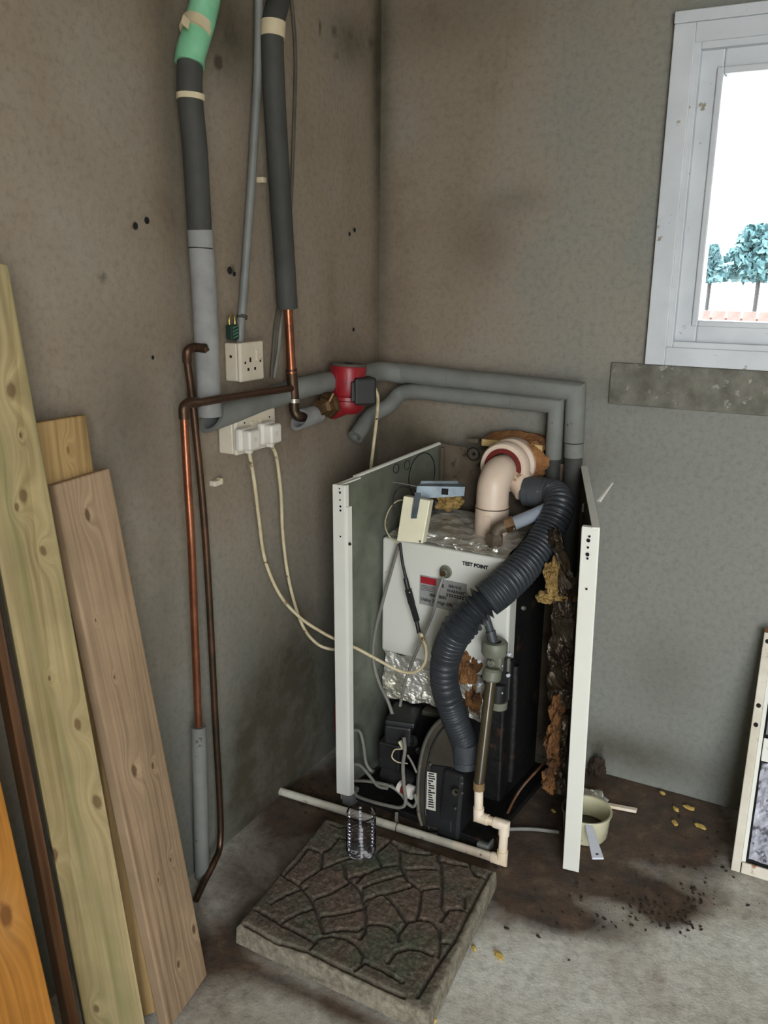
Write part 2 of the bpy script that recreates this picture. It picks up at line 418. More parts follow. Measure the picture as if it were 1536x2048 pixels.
M['pvc'] = mat('stained_white_pvc', (240, 228, 210), (222, 202, 168), 0.38, sc=16, c3=(146, 104, 56), sc3=26, lo3=0.66, hi3=0.72)
M['pvc_gr'] = mat('dusty_white_pvc', (228, 224, 208), (200, 194, 176), 0.45, sc=20, c3=(120, 108, 86), sc3=30, lo3=0.62, hi3=0.7)
M['ctrl'] = mat('pale_cream_metal', (240, 236, 208), (228, 222, 192), 0.35, sc=9)
M['pot'] = mat('cream_pot', (208, 204, 174), (186, 180, 146), 0.3, sc=12, c3=(110, 92, 60), sc3=22, lo3=0.64, hi3=0.72)
M['pot_liquid'] = mat('rusty_sludge', (60, 44, 28), (38, 28, 18), 0.2)
M['white_pl'] = mat('white_plastic', (214, 218, 226), (200, 204, 214), 0.35)
M['paper'] = mat('silver_label', (172, 172, 168), (156, 156, 152), 0.4, 0.2)
M['paper_w'] = mat('white_label', (214, 212, 202), (196, 192, 180), 0.5)
M['ink'] = mat('black_ink', (24, 24, 26), (18, 18, 20), 0.6); M['red_ink'] = mat('red_ink', (164, 34, 44), (150, 28, 38), 0.5)
M['lock'] = mat('dark_green_lock', (36, 62, 50), (24, 42, 34), 0.4); M['lock_gr'] = mat('pale_green_print', (96, 150, 120), (80, 130, 104), 0.5)
M['slab'] = None
M['crumb'] = mat('yellow_foam_crumb', (206, 178, 96), (176, 146, 70), 0.9)
M['debris'] = mat('dark_crumbs', (62, 46, 32), (38, 28, 20), 0.95, sc=60)
M['speckle'] = mat('mottled_grey_lining', (168, 168, 176), (112, 112, 122), 0.5, 0.25, sc=30, bump=0.002, bsc=60, c3=(70, 68, 74), sc3=46, lo3=0.55, hi3=0.62)
M['grey_pan'] = mat('grey_panel_lining', (118, 120, 116), (106, 108, 104), 0.6)
W_a = ('green_treated_pine', (146, 130, 90), (166, 149, 108), (122, 106, 70), 0.5, (92, 68, 40), 0.3)
W_b = ('ochre_pine', (142, 114, 70), (170, 140, 92), (152, 120, 72), 0.0, (120, 84, 44), 1.7)
W_c = ('dusty_pinkish_pine', (144, 120, 94), (164, 139, 110), (124, 100, 76), 0.0, (74, 50, 34), 2.9, 0.8)
M['wood_d'] = wood_mat('dark_varnished_wood', (84, 56, 34), (104, 72, 46), (70, 46, 28), 0.0, (40, 26, 16), 4.1, 0.35)
W_e = ('orange_varnished_pine', (150, 98, 36), (168, 112, 44), (132, 84, 30), 0.0, (96, 56, 24), 5.3, 0.45)
def slab_mat():
    s = NT('weathered_slab')
    b = s.ramp(s.noise(9, 6, 0.65), (0.38, (104, 88, 76)), (0.52, (94, 86, 72)), (0.66, (82, 88, 70)))
    b = s.mix(1.0, b, s.ramp(s.noise(110, 5, 0.75), (0.35, G4(0.5)), (0.52, G4(1.0)), (0.66, G4(1.9))), 'MULTIPLY')
    g = s.attr('groove'); b = s.mix(s.math('MULTIPLY', g, 0.6), b, srgb((46, 40, 32)))
    e = s.attr('edge'); b = s.mix(s.math('MULTIPLY', e, 0.75), b, s.ramp(s.noise(60, 5, 0.7), (0.35, (104, 98, 82)), (0.65, (168, 160, 140))))
    s.l(b, s.b.inputs['Base Color']); s.b.inputs['Roughness'].default_value = 0.85
    s.bump(s.noise(140, 5, 0.75), 0.0025, 0.9); return s.m
M['slab'] = slab_mat()

# ------------------------------------------------------------------ structure
def grid_wall(name, o, u, v, us, vs, nrm, attrs, mt, amp=0.003, hole=None):
    """grid in plane o + u*a + v*b; attrs: name -> f(a,b,point)"""
    P, F = [], []
    o, u, v, nrm = V(o), V(u), V(v), V(nrm)
    for b in vs:
        for a in us:
            p = o + u*a + v*b
            P.append(p + nrm*amp*(noise.noise(p*3.0)*1.0 + 0.5*noise.noise(p*9.0)))
    nu = len(us)
    for j in range(len(vs)-1):
        for i in range(nu-1):
            if hole and us[i] >= hole[0]-1e-6 and us[i+1] <= hole[1]+1e-6 and vs[j] >= hole[2]-1e-6 and vs[j+1] <= hole[3]+1e-6: continue
            F.append((j*nu+i, j*nu+i+1, (j+1)*nu+i+1, (j+1)*nu+i))
    me = bpy.data.meshes.new('m'); me.from_pydata([tuple(p) for p in P], [], F)
    for an, f in attrs.items():
        at = me.attributes.new(an, 'FLOAT', 'POINT')
        at.data.foreach_set('value', [f(us[i], vs[j], P[j*nu+i]) for j in range(len(vs)) for i in range(nu)])
    me.update()
    if me.polygons[0].normal.dot(nrm) < 0: me.flip_normals()
    return tag(link(name, me, mt, None, True), kind='structure')
def steps(*segs):
    out = []
    for a, b, d in segs:
        n = max(1, round(abs(b-a)/d))
        for i in range(n): out.append(a + (b-a)*i/n)
    out.append(segs[-1][1]); return out
def gauss(p, c, rx, ry):
    return math.exp(-(((p[0]-c[0])/rx)**2 + ((p[1]-c[1])/ry)**2))
# left wall marks and stains, (y, z), with shade painted in among them
def LW(px, py): q = hx(px, py, 0); return (q.y, q.z)
def BW(px, py): q = hy(px, py, 0); return (q.x, q.z)
l_dark = [(LW(436,126), .016,.016,1.0), (LW(640,55), .012,.03,.8), (LW(668,62), .02,.025,.75), (LW(672,112), .02,.013,.7), (LW(700,70), .03,.02,.6), (LW(742,88), .03,.03,.65),
          (LW(672,288), .012,.012,.6), (LW(690,305), .008,.008,.6), (LW(205,555), .018,.02,.7), (LW(464,540), .016,.016,.8), (LW(268,453), .012,.01,.8), (LW(500,340), .012,.012,.5),
          (LW(250,870), .03,.05,.45), (LW(455,60), .05,.06,.55), (LW(590,360), .01,.02,.5), (LW(500,1000), .02,.03,.4)]
l_stain_shade = [(LW(455,60), .10,.10,.9), (LW(700,80), .10,.06,.7), (LW(560,1560), .22,.12,.8), (LW(520,1420), .16,.3,.5), (LW(760,100), .05,.25,.8), (LW(758,400), .035,.5,.65), (LW(730,900), .08,.2,.6),  # tall narrow spots at the corner are darker strips
           (LW(250,850), .09,.14,.45), (LW(330,1250), .05,.3,.35), (LW(340,200), .05,.4,.5), (LW(600,1400), .2,.2,.6), (LW(520,1520), .2,.2,.6), (LW(610,1300), .14,.3,.45)]  # low spots paint in the boiler's shade, tall bands the pipe's shadow
b_stain_tone = [(BW(760,300), .035,.8,.7), (BW(960,480), .10,.10,.35), (BW(1040,400), .08,.03,.3), (BW(800,860), .12,.08,.6), (BW(1240,1500), .25,.06,.7), (BW(1330,1350), .1,.12,.25), (BW(1260,780), .12,.04,.4),
           (BW(900,30), .3,.08,.35), (BW(1000,900), .3,.06,.4)]  # first spot is a darker strip along the corner
b_dark = [(BW(1345,1425), .008,.012,.6), (BW(1410,1470), .008,.006,.6), (BW(1195,1500), .03,.05,.7)]
def summ(lst):
    def f(a, b, p): return min(1.0, sum(k[3]*gauss((a, b), k[0], k[1], k[2]) for k in lst))
    return f
us = steps((RY, -1.5, .2), (-1.5, 0.0, .011)); vs = steps((0, 2.1, .011), (2.1, RZ, .1))
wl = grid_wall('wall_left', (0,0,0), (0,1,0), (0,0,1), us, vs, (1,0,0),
    {'stain_shade': summ(l_stain_shade), 'dark': summ(l_dark), 'cool': lambda a,b,p: max(0, min(1, (1.1-b)*0.9))}, M['wall'])
us = steps((0.0, WX0, .012), (WX0, 1.2, .02), (1.2, WX1, .06), (WX1, RX, .1)); vs = steps((0, WZ0, .012), (WZ0, WZ1, .017), (WZ1, 2.1, .02), (2.1, RZ, .1))
wb = grid_wall('wall_back', (0,0,0), (1,0,0), (0,0,1), us, vs, (0,-1,0),
    {'stain_shade': summ(b_stain_tone), 'dark': summ(b_dark), 'cool': lambda a,b,p: max(0, min(1, a*1.35 + (1.0-b)*0.4 - 0.1))}, M['wall'], hole=(WX0, WX1, WZ0, WZ1))
# outer leaf and reveals of the back wall
def reveal(nm, a, b): tag(link(nm, box(a, b), M['upvc']), kind='structure')
WT = 0.22
for nm, a, b in (('wall_outer_left', (-0.2, 0.006, 0), (WX0-.001, WT, RZ)), ('wall_outer_right', (WX1+.001, 0.006, 0), (RX+.2, WT, RZ)),
                 ('wall_outer_lower', (WX0-.001, 0.006, 0), (WX1+.001, WT, WZ0-.001)), ('wall_outer_upper', (WX0-.001, 0.006, WZ1+.001), (WX1+.001, WT, RZ))):
    tag(link(nm, box(a, b), M['wall']), kind='structure')
tag(link('wall_right', box((RX, RY-.2, 0), (RX+.2, .012, RZ)), M['wall']), kind='structure')
tag(link('wall_left_backing', box((-.2, RY-.2, -.05), (-.006, .012, RZ)), M['wall']), kind='structure')
for nm, a, b in (('wall_front_left', (0, RY-.2, 0), (DX0, RY, RZ)), ('wall_front_right', (DX1, RY-.2, 0), (RX, RY, RZ)), ('wall_front_upper', (DX0, RY-.2, DZ1), (DX1, RY, RZ))):
    tag(link(nm, box(a, b), M['wall']), kind='structure')
tag(link('ceiling', box((-.2, RY-.2, RZ), (RX+.2, WT, RZ+.1)), M['ceiling']), kind='structure')
# floor
f_dirt = []
def FP(px, py): q = hz(px, py, 0); return (q.x, q.y)
for (px, py, rx, ry, k) in ((1100,1640,.20,.16,1.1), (1250,1640,.20,.16,.95), (1400,1640,.2,.12,.8), (1050,1760,.10,.10,.9), (1200,1760,.12,.08,.75), (1330,1830,.05,.05,.75), (1370,1700,.09,.08,.7), (640,1600,.12,.13,.85),
                            (800,1600,.3,.2,1.0), (560,1620,.1,.16,.45), (900,1760,.2,.14,.5), (1290,1790,.12,.04,.6), (430,1900,.05,.2,.35), (620,1990,.25,.02,.5), (1270,1560,.2,.07,.9), (1100,1830,.1,.05,.6), (1200,1850,.12,.05,.5), (1330,1790,.08,.06,.55), (1430,1790,.05,.05,.3), (470,1760,.10,.16,.30), (540,1700,.12,.14,.32), (450,1860,.10,.16,.28), (600,1960,.3,.08,.22), (700,2040,.3,.08,.2), (400,1960,.14,.14,.3)):
    f_dirt.append((FP(px, py), rx, ry, k))
us = steps((-.05, 0.0, .05), (0.0, 1.9, .013), (1.9, RX, .15)); vs = steps((RY-.2, -1.6, .15), (-1.6, 0, .013), (0, .05, .05))
def fd(a, b, p): return min(1.15, sum(k[3]*gauss((a, b), k[0], k[1], k[2]) for k in f_dirt))
fl = grid_wall('floor', (0,0,0), (1,0,0), (0,1,0), us, vs, (0,0,1), {'dirt': fd}, M['floor'], amp=0.002)
fl.location.z = -0.002
tag(link('floor_base', box((-.2, RY-.2, -.2), (RX+.2, WT, -.02)), M['floor']), kind='structure')

# window
wn = tag(bpy.data.objects.new('window_1', None), kind='structure'); C.objects.link(wn)
q0 = hy(1290, 728, -.015); q1 = hy(1350.4, 25, -.015)
AX0 = (q0.x + q1.x)/2; AZ0, AZ1 = q0.z, q1.z; AX1 = 1.98
def ring(name, x0, x1, z0, z1, wd, y0, y1, mt, parent, bev=.003):
    out = []
    for nm, a, b in (('left', (x0, y0, z0), (x0+wd, y1, z1)), ('right', (x1-wd, y0, z0), (x1, y1, z1)),
                     ('lower', (x0+wd, y0, z0), (x1-wd, y1, z0+wd)), ('upper', (x0+wd, y0, z1-wd), (x1-wd, y1, z1))):
        out.append(link(name, box(a, b, bev), mt, parent))
    return out
FX0, FX1, FZ0, FZ1 = AX0+.047, AX1-.047, AZ0+.043, AZ1-.064
for a, b in (((AX0, -.018, AZ0), (FX0, .03, AZ1-.024)), ((FX1, -.018, AZ0), (AX1, .03, AZ1-.024)), ((FX0, -.018, AZ0), (FX1, .03, FZ0)), ((FX0, -.018, FZ1), (FX1, .03, AZ1-.024)), ((AX0, -.024, AZ1-.024), (AX1, .004, AZ1))):
    link('window_surround', box(a, b, .002), M['upvc'], wn)
ring('window_frame', FX0-.004, FX1+.004, FZ0-.004, FZ1+.004, .018, -.012, .07, M['upvc'], wn, .002)
ring('window_frame', FX0+.010, FX1-.010, FZ0+.010, FZ1-.010, .052, .010, .07, M['upvc'], wn, .004)
ring('window_sash', FX0+.050, FX1-.050, FZ0+.050, FZ1-.050, .014, .002, .05, M['upvc'], wn, .003)
link('window_mullion', box((1.36, .0, FZ0+.03), (1.42, .06, FZ1-.03), .004), M['upvc'], wn)
link('pane', box((FX0+.055, .040, FZ0+.055), (FX1-.055, .044, FZ1-.055)), glass_mat('window_glass'), wn)
link('hinge_plate', box((FX0+.013, .004, (FZ0+FZ1)/2-.07), (FX0+.021, .013, (FZ0+FZ1)/2-.055)), M['upvc'], wn)
# rough cement band under the window
qa = hy(1222, 730, -.006); qb = hy(1222, 808, -.006)
bm = bmesh.new()
me = box((qa.x, -.008, qb.z), (2.05, .002, AZ0-.001), .004); bm.free()
tag(link('trim_1', me, M['sill']), kind='structure')

# wall holes, plugs
def hole(p, n, r, depth=.004, sy=1.0, wall=None):
    n = V(n)
    ax = n
    prof = [(r*1.35, .0006), (r, .0012), (r*.85, .0004), (0.0, .0003)]
    o = lath('drill_hole', prof, V(p) + n*.003, M['dark'], None, ax, 12)
    return tag(o, kind='structure')
for i, (px, py, r) in enumerate(((707,460,.0045), (697,468,.004), (705,659,.004), (303,715,.003), (268,452,.005), (291,441,.005), (457,541,.006), (466,548,.004), (523,362,.004))):
    h = hole(hx(px, py, 0), (1,0,0), r); h.parent = wl
# ------------------------------------------------------------------ outside
tag(link('ground', box((-12, .3, -.06), (16, 20, -.01)), mat('pale_yard', (200, 198, 190), (186, 184, 176), 0.9)), kind='structure')
tag(link('ground_drive', box((-6, -14, -.06), (9, RY-.2, -.012)), mat('pale_drive', (190, 186, 176), (176, 172, 160), 0.9)), kind='structure')
fence = thing('garden_fence', 'low pale timber fence of upright boards outside beyond the window', 'fence')
fm = mat('fence_board', (104, 78, 72), (86, 62, 56), 0.8)
fz1 = hy(1450, 622, 6.2).z; fx0 = hy(1380, 640, 6.2).x - .4
pb = box((-.055, 0, 0), (.055, .02, fz1), .003)
for i in range(34):
    o = link('fence_board', pb, fm, fence); o.location = (fx0 + i*.128, 6.2, .0)
link('fence_rail', box((fx0-.1, 6.22, fz1-.12), (fx0+4.4, 6.26, fz1-.06)), fm, fence); link('fence_rail', box((fx0-.1, 6.22, .1), (fx0+4.4, 6.26, .16)), fm, fence)
lm = mat('blue_green_leaves', (52, 86, 88), (36, 64, 66), 0.7, sc=8)
def tree(px, ytop, ybot, Y, r, label):
    c0 = hy(px, ytop, Y); x, y, h = c0.x, Y, c0.z; zb_ = hy(px, ybot, Y).z
    t = thing('garden_tree', label, 'tree')
    tube('trunk', [(x, y, 0), (x+.03, y, zb_), (x, y, h*.9)], .025, M['body'], t, 8)
    bm = bmesh.new(); rnd = random.Random(int(px))
    for k in range(1500):
        th = rnd.uniform(0, 6.28); f = rnd.random(); rr = r*math.sqrt(rnd.random())*(1.1-.75*f)
        p = V((x+rr*math.cos(th), y+rr*math.sin(th), zb_+(h-zb_)*f)); a = V((rnd.uniform(-1,1), rnd.uniform(-1,1), rnd.uniform(-1,1))).normalized(); b = a.orthogonal().normalized()
        s_ = rnd.uniform(.03, .06)
        bm.faces.new([bm.verts.new(p+a*s_), bm.verts.new(p+b*s_*.6), bm.verts.new(p-a*s_), bm.verts.new(p-b*s_*.6)])
    c = link('crown', bm_to_me(bm), lm, t); c['kind'] = 'stuff'
tree(1524, 452, 562, 8.0, .42, 'larger dark conifer outside, at the right of the visible glass')
tree(1422, 492, 562, 9.0, .20, 'small conifer outside at the left edge of the glass')

# ------------------------------------------------------------------ timber planks leaning on the left wall
K_a = ((20,780,.012),(45,990,.011),(30,1010,.006),(85,1100,.008),(150,1440,.009),(186,1588,.012),(104,1700,.012),(190,2010,.008),(40,870,.004),(98,1355,.004))
K_b = ((130,900,.006),); K_e = ((10,1830,.016),)
K_c = ((180,1030,.010),(270,1542,.011),(308,1532,.006),(197,1241,.003),(345,1720,.005),(395,1860,.009),(360,1930,.007),(318,1760,.004),(232,1355,.003))
def plank(name, label, BL, BR, TR, TL, thick, mt, knots=()):
    BL, BR, TR, TL = map(V, (BL, BR, TR, TL))
    L = ((TL-BL)+(TR-BR)).normalized(); W = ((BR-BL)+(TR-TL)); W = (W - L*W.dot(L)).normalized(); N = L.cross(W)
    if N.x < 0: N = -N
    N = -N                                     # into the wall
    q = [BL, BR, TR, TL]
    me = hexa(q + [p + N*thick for p in q], .003, 2)
    Mx = Matrix((L, W, L.cross(W))).transposed().to_4x4(); Mx.translation = BL
    me.transform(Mx.inverted())
    if isinstance(mt, tuple):
        kl = []
        for px, py, kr in knots:
            d = ray(px, py); t = (BL-CAM).dot(N)/d.dot(N); p = Mx.inverted() @ (CAM + d*t); kl.append((p.x, p.y, kr))
        a = list(mt) + [.7]; mt = wood_mat(*a[:8], knots=kl)
    o = link(name, me, mt); o.matrix_world = Mx
    return tag(o, label, 'plank')
plank('timber_plank', 'dusty pinkish-brown plank nearest the copper pipes, split at its top end',
      hz(338, 2062, .002), hz(415, 1950, .002), hx(220, 936, .082), hx(108, 970, .082), .024, W_c, K_c)
plank('timber_plank', 'short ochre plank behind the others, square sawn top showing',
      hz(262, 2075, .004)+V((-.045,0,0)), hz(372, 2040, .004)+V((-.05,0,0)), hx(173, 829, .055), hx(64, 847, .055), .036, W_b, K_b)
plank('timber_plank', 'tallest and widest plank, green-tinged treated pine with knots',
      hz(180, 2100, .002), hz(300, 2100, .002), hx(16, 529, .095), hx(-118, 505, .095), .042, W_a, K_a)
plank('timber_plank', 'narrow dark varnished board left of the green-tinged plank',
      hz(150, 2110, .002), hz(172, 2105, .002), hx(-58, 900, .10), hx(-80, 900, .10), .06, M['wood_d'])
plank('timber_plank', 'orange varnished plank at the lower left edge of the picture',
      hz(190,2390,.002)+V((-.02,-.15,0)), hz(190,2390,.002), hx(-57,1300,.17), hx(-57,1300,.17)+V((0,-.15,0)), .03, W_e, K_e)
# ------------------------------------------------------------------ left wall pipework
def ringband(parent, path_a, path_b, r, mt, name='tape_band', j=0.0):
    return tube(name, [path_a, path_b], r, mt, parent, 24, False, cap=True, jitter=j)
p1 = thing('insulated_pipe', 'tall leftmost foam-lagged pipe with green wrap and light grey lower sleeve', 'pipe')
X1 = .055
tube('foam_sleeve', [hx(380,120,X1), hx(380,195,X1), hx(390,300,X1), hx(400,470,X1)], .0235, M['foam_dk'], p1, 24)['label'] = 'dark grey upper sleeve'
tube('foam_sleeve', [hx(400,460,X1), hx(409,600,X1), hx(420,832,X1)], .0245, M['foam_lt'], p1, 24, inner=.62)['label'] = 'light grey lower sleeve'
tube('green_wrap', [hx(418,-60,X1+.01), hx(410,0,X1+.01), hx(396,60,X1+.005), hx(384,105,X1), hx(380,130,X1)], .0275, M['green_wrap'], p1, 24, n=8, jitter=.10)
tube('tape_band', [hx(396,48,X1+.004), hx(389,66,X1+.004)], .0295, M['tape'], p1, 24, False, jitter=.05)
link('tape_tail', obox(hx(371,44,X1+.02), (0,1,-.4), (1,0,0), (0,.4,1), .018, .004, .016, .001), M['tape'], p1)
tube('tape_band', [hx(381,189,X1), hx(381,201,X1)], .0262, M['tape'], p1, 24, False, jitter=.04)
tube('pen_mark', [hx(402,496,X1), hx(402,498.5,X1)], .0247, M['ink'], p1, 24, False)
p2 = thing('insulated_pipe', 'right dark foam-lagged pipe ending in bare copper above the red pump', 'pipe')
X2 = .055
tube('foam_sleeve', [hx(566,-70,X2), hx(557,0,X2), hx(545,60,X2), hx(548,180,X2), hx(561,400,X2), hx(575,617,X2)], .0235, M['foam_dk'], p2, 24, inner=.5)
tube('tape_band', [hx(546,44,X2), hx(544.5,76,X2)], .0258, M['tape'], p2, 24, False, jitter=.05)
tube('riser', [hx(575,600,X2), hx(583,745,X2)], .0105, M['copper'], p2, 18, False)
tube('coupling', [hx(582.5,738,X2), hx(585,768,X2)], .0128, M['copper_dk'], p2, 18, False)
tube('coupling', [hx(582.4,742,X2), hx(582.6,745,X2)], .0140, M['copper'], p2, 18, False)
tube('tee', [hx(585,762,X2), hx(588,800,X2)], .0125, M['copper_dk'], p2, 18, False)
tube('solder_ring', [hx(588,797,X2), hx(588,805,X2)], .0140, M['solder'], p2, 18, False)
tube('elbow', [hx(588,803,X2), hx(589,822,X2), hx(600,834,.062), hx(630,828,.060)], .0115, M['copper_dk'], p2, 18)
# copper branch and drop
cp = thing('copper_pipe', 'copper pipe branching left from the tee, then down into a grey sleeve', 'pipe')
XC = .092
tube('branch', [hx(584,776,X2), hx(480,791,XC), hx(392,806,XC)], .0082, M['copper_dk'], cp, 14, False)
tube('elbow', [hx(396,805,XC), hx(378,806,XC), hx(368,816,XC), hx(368,838,XC)], .0100, M['copper_dk'], cp, 16)
tube('drop', [hx(368,834,XC), hx(375,960,XC), hx(383,1091,XC), hx(389,1250,.075), hx(397,1455,.056)], .0082, M['copper'], cp, 14)
tube('foam_sleeve', [hx(397,1452,.055), hx(401,1600,.052), hz(404,1752,.003)], .0165, M['foam_md'], cp, 20, inner=.55)
cq = thing('copper_pipe', 'thin dark copper pipe from the light grey sleeve down to the floor', 'pipe')
XD = .035
tube('elbow', [hx(411,697,.07), hx(388,695,XD+.01), hx(375,703,XD+.005), hx(374,724,XD)], .0092, M['copper_dk'], cq, 16)
tube('pipe', [hx(374,720,XD), hx(389,840,XD), hx(412,1091,XD), hx(431,1448,XD-.005), hx(440,1614,XD-.005), hx(440,1690,XD), hx(428,1725,.05), hz(408,1765,.012), hz(392,1800,.006)], .0075, M['copper_dk'], cq, 14)
tube('cap', [hx(408,692,.082), hx(412,701,.082)], .007, M['copper_dk'], cq, 12, False)
# conduit
cn = thing('cable_conduit', 'slim grey conduit running down to the single socket', 'conduit')
tube('conduit', [hx(519,-60,.03), hx(518,0,.03), hx(516,130,.028), hx(507,300,.024), hx(497,450,.020), hx(486,600,.018), hx(481,655,.018), hx(480,690,.018)], .0090, M['conduit'], cn, 16)
tube('saddle_clip', [hx(485,630,.018), hx(484,637,.018)], .0115, M['foam_dk'], cn, 16, False)
tube('wall_cable', [hx(578,-40,.012), hx(586,30,.012), hx(591,120,.012), hx(588,250,.012), hx(584,360,.012), hx(574,520,.012), hx(553,640,.012), hx(547,700,.012), hx(543,755,.012)], .0040, M['cable_dk'], None, 8)
tag(bpy.data.objects['wall_cable'], 'thin olive cable running down behind the right lagged pipe', 'cable')
o = tube('wall_cable', [hx(576,560,.012), hx(563,640,.012), hx(557,700,.012), hx(548,757,.012)], .0042, M['cable_gr'], None, 8)
tag(o, 'short grey cable beside the copper riser behind the tee', 'cable')
# horizontal lagged pipe, left wall to boiler along the back wall
ph = thing('insulated_pipe', 'upper grey-lagged pipe rounding the corner to the mitred bend', 'pipe')
YB = -.062
tube('foam_sleeve', [hx(424,836,.046), hx(495,812,.034), hx(560,790,.030), hx(621,771,.045), hx(700,757,.05), V((.058,-.11,1.092)), V((.105,-.062,1.083)), hy(800,745,YB), hy(900,756,YB)], .0262, M['foam_md'], ph, 24, inner=.70, cut0=(0,1,-1))
tube('foam_sleeve', [hy(899,756,YB), hy(1008,767,YB), hy(1152,783,YB), hy(1148,884,YB)], .0252, M['foam_md'], ph, 24, False)
tube('foam_sleeve', [hy(1148,886,YB), hy(1147,914,YB)], .0240, M['foam_md'], ph, 24, False)
tube('foam_sleeve', [hy(1147,916,YB), hy(1143,990,YB-.01), hy(1135,1150,YB-.01)], .0225, M['foam_dk'], ph, 24)
pl = thing('insulated_pipe', 'lower grey-lagged pipe bending up from the left wall to its own mitre', 'pipe')
tube('foam_sleeve', [hx(711,874,.045), hx(742,832,.055), V((.085,-.10,.998)), hy(800,788,-.062), hy(835,783,YB), hy(900,790,YB), hy(960,796,YB)], .0215, M['foam_md'], pl, 22, inner=.6)
tube('foam_sleeve', [hy(958,796,YB), hy(1113,811,YB), hy(1106,917,YB)], .0210, M['foam_md'], pl, 22, False)
tube('foam_sleeve', [hy(1106,919,YB), hy(1103,975,YB-.01), hy(1098,1100,YB-.01)], .0195, M['foam_dk'], pl, 22)
for px, py, pa in ((942,759,ph), (930,793,pl)):
    tube('cable_tie', [hy(px-2,py,YB), hy(px+2,py+.4,YB)], .0262 if pa is ph else .0222, M['foam_md'], pa, 22, False)
# short sleeve + valve + pump
ss = tube('foam_sleeve', [hx(601,838,.064), hx(615,834,.063), hx(633,828,.060)], .0235, M['foam_lt'], None, 24, inner=.72, cut0=(0,1,-1))
tag(ss, 'short light grey foam sleeve left of the brass valve', 'pipe sleeve')
ss.name = 'pipe_sleeve'
pu = thing('circulator_pump', 'red circulator pump with black terminal box near the corner', 'pump')
A = hx(693, 808, .080); B = hx(697, 731, .083)
ax = (B-A).normalized()
lath('motor_body', [(0,.012),(.045,.012),(.045,.02),(.0385,.022),(.042,.03),(.046,.092),(.044,.096),(0,.096)], A, M['red'], pu, ax, 36)
for k in range(10):        # cooling ribs
    a = 2*math.pi*k/10; n = ax.orthogonal().normalized(); b = ax.cross(n); d = n*math.cos(a)+b*math.sin(a)
    link('cooling_rib', obox(A+ax*.06+d*.0435, d, ax.cross(d), ax, .004, .003, .055, .001), M['red'], pu)
lath('motor_end', [(0,.096),(.0455,.096),(.0465,.099),(.045,.102),(.012,.102),(.011,.0995),(0,.0995)], A, M['grey_cast'], pu, ax, 36)
lath('shaft_slot', [(0,.1022),(.011,.1022),(.011,.1032),(0,.1032)], A, M['dark'], pu, ax, 12)
lath('volute', [(0,-.022),(.030,-.022),(.043,-.012),(.047,0),(.047,.010),(.040,.013),(0,.013)], A, M['red'], pu, ax, 36)
tube('outlet_neck', [A + V((0,-.01,-.004)), A + V((-.01,.075,.0))], .019, M['red'], pu, 18, False)
tube('inlet_neck', [A + V((0,.01,-.006)), A + V((-.004,-.060,-.012))], .019, M['red'], pu, 18, False)
tc_ = hx(726, 781, .125)
link('terminal_box', obox(tc_, (.72,-.69,0), (.69,.72,0), (0.02,-.03,1), .052, .056, .068, .006, 2), M['black'], pu)
link('terminal_neck', obox(tc_+V((-.012,-.006,.0)), (.72,-.69,0), (.69,.72,0), (0,0,1), .05, .046, .05, .003), M['burner_bk'], pu)
cv = hx(648, 814, .072)
vv = thing('gate_valve', 'dull brass isolating valve left of the red pump', 'valve')
lath('body', [(0,-.034),(.020,-.034),(.022,-.020),(.017,-.012),(.024,-.004),(.024,.008),(.017,.012),(.026,.016),(.028,.030),(0,.030)], cv, M['brass'], vv, (0,1,.08), 6)
lath('union_nut', [(0,.010),(.030,.010),(.033,.014),(.033,.026),(.030,.030),(0,.030)], cv, M['brass'], vv, (0,1,.08), 6)
tube('spindle', [cv+V((.012,.0,.01)), cv+V((.022,.008,.034))], .006, M['brass'], vv, 10, False)
o = tube('pump_cable', [hx(751,778,.135), hx(756,800,.13), hx(752,850,.11), hx(746,900,.10), hx(741,960,.09), hx(742,1100,.08)], .0045, M['cable_cr'], None, 10)
tag(o, 'cream cable hanging from the pump terminal box', 'cable')
# padlock
pk = thing('padlock', 'green padlock with brass shackle above the single socket', 'padlock')
pc = hx(465, 664, .022)
link('lock_body', obox(pc, (0,1,0), (1,0,0), (0,0,1), .027, .016, .032, .003), M['lock'], pk)
for k in range(4):
    link('lock_stripe', obox(pc+V((.0085,0,-.010+.007*k)), (0,1,.25), (1,0,0), (0,0,1), .017, .0008, .0016), M['lock_gr'], pk)
tube('shackle', [pc+V((0,-.009,.012)), pc+V((0,-.010,.026)), pc+V((0,-.004,.036)), pc+V((0,.005,.034)), pc+V((0,.009,.024)), pc+V((0,.009,.012))], .0026, M['gold'], pk, 10)
# sockets
def socket(label, q_tl, wd, ht, dep, holes):
    s_ = thing('wall_socket', label, 'socket')
    y0 = q_tl.y; z1 = q_tl.z
    link('back_box', box((.002, y0+.001, z1-ht+.001), (dep-.010, y0+wd-.001, z1-.001), .004), M['socket'], s_)
    link('face_plate', box((dep-.011, y0, z1-ht), (dep, y0+wd, z1), .004), M['socket'], s_)
    return s_, y0, z1
s1, y0, z1 = socket('single cream wall socket with empty pin holes under the padlock', hx(480, 686, .046), .084, .084, .046, 0)
def fp(y, z, r=.0025, X=.0463, s_=s1, sh=(1,1)):
    link('pin_hole', box((X-.001, y-r*sh[0], z-r*sh[1]), (X+.0004, y+r*sh[0], z+r*sh[1])), M['dark'], s_)
fp(y0+.034, z1-.038, .0035, sh=(.8,1.4)); fp(y0+.026, z1-.058, .003); fp(y0+.050, z1-.058, .003); fp(y0+.016, z1-.043, .0025); fp(y0+.070, z1-.043, .0025)
link('rocker', box((.045, y0+.054, z1-.042), (.049, y0+.062, z1-.018), .001), M['socket'], s1)
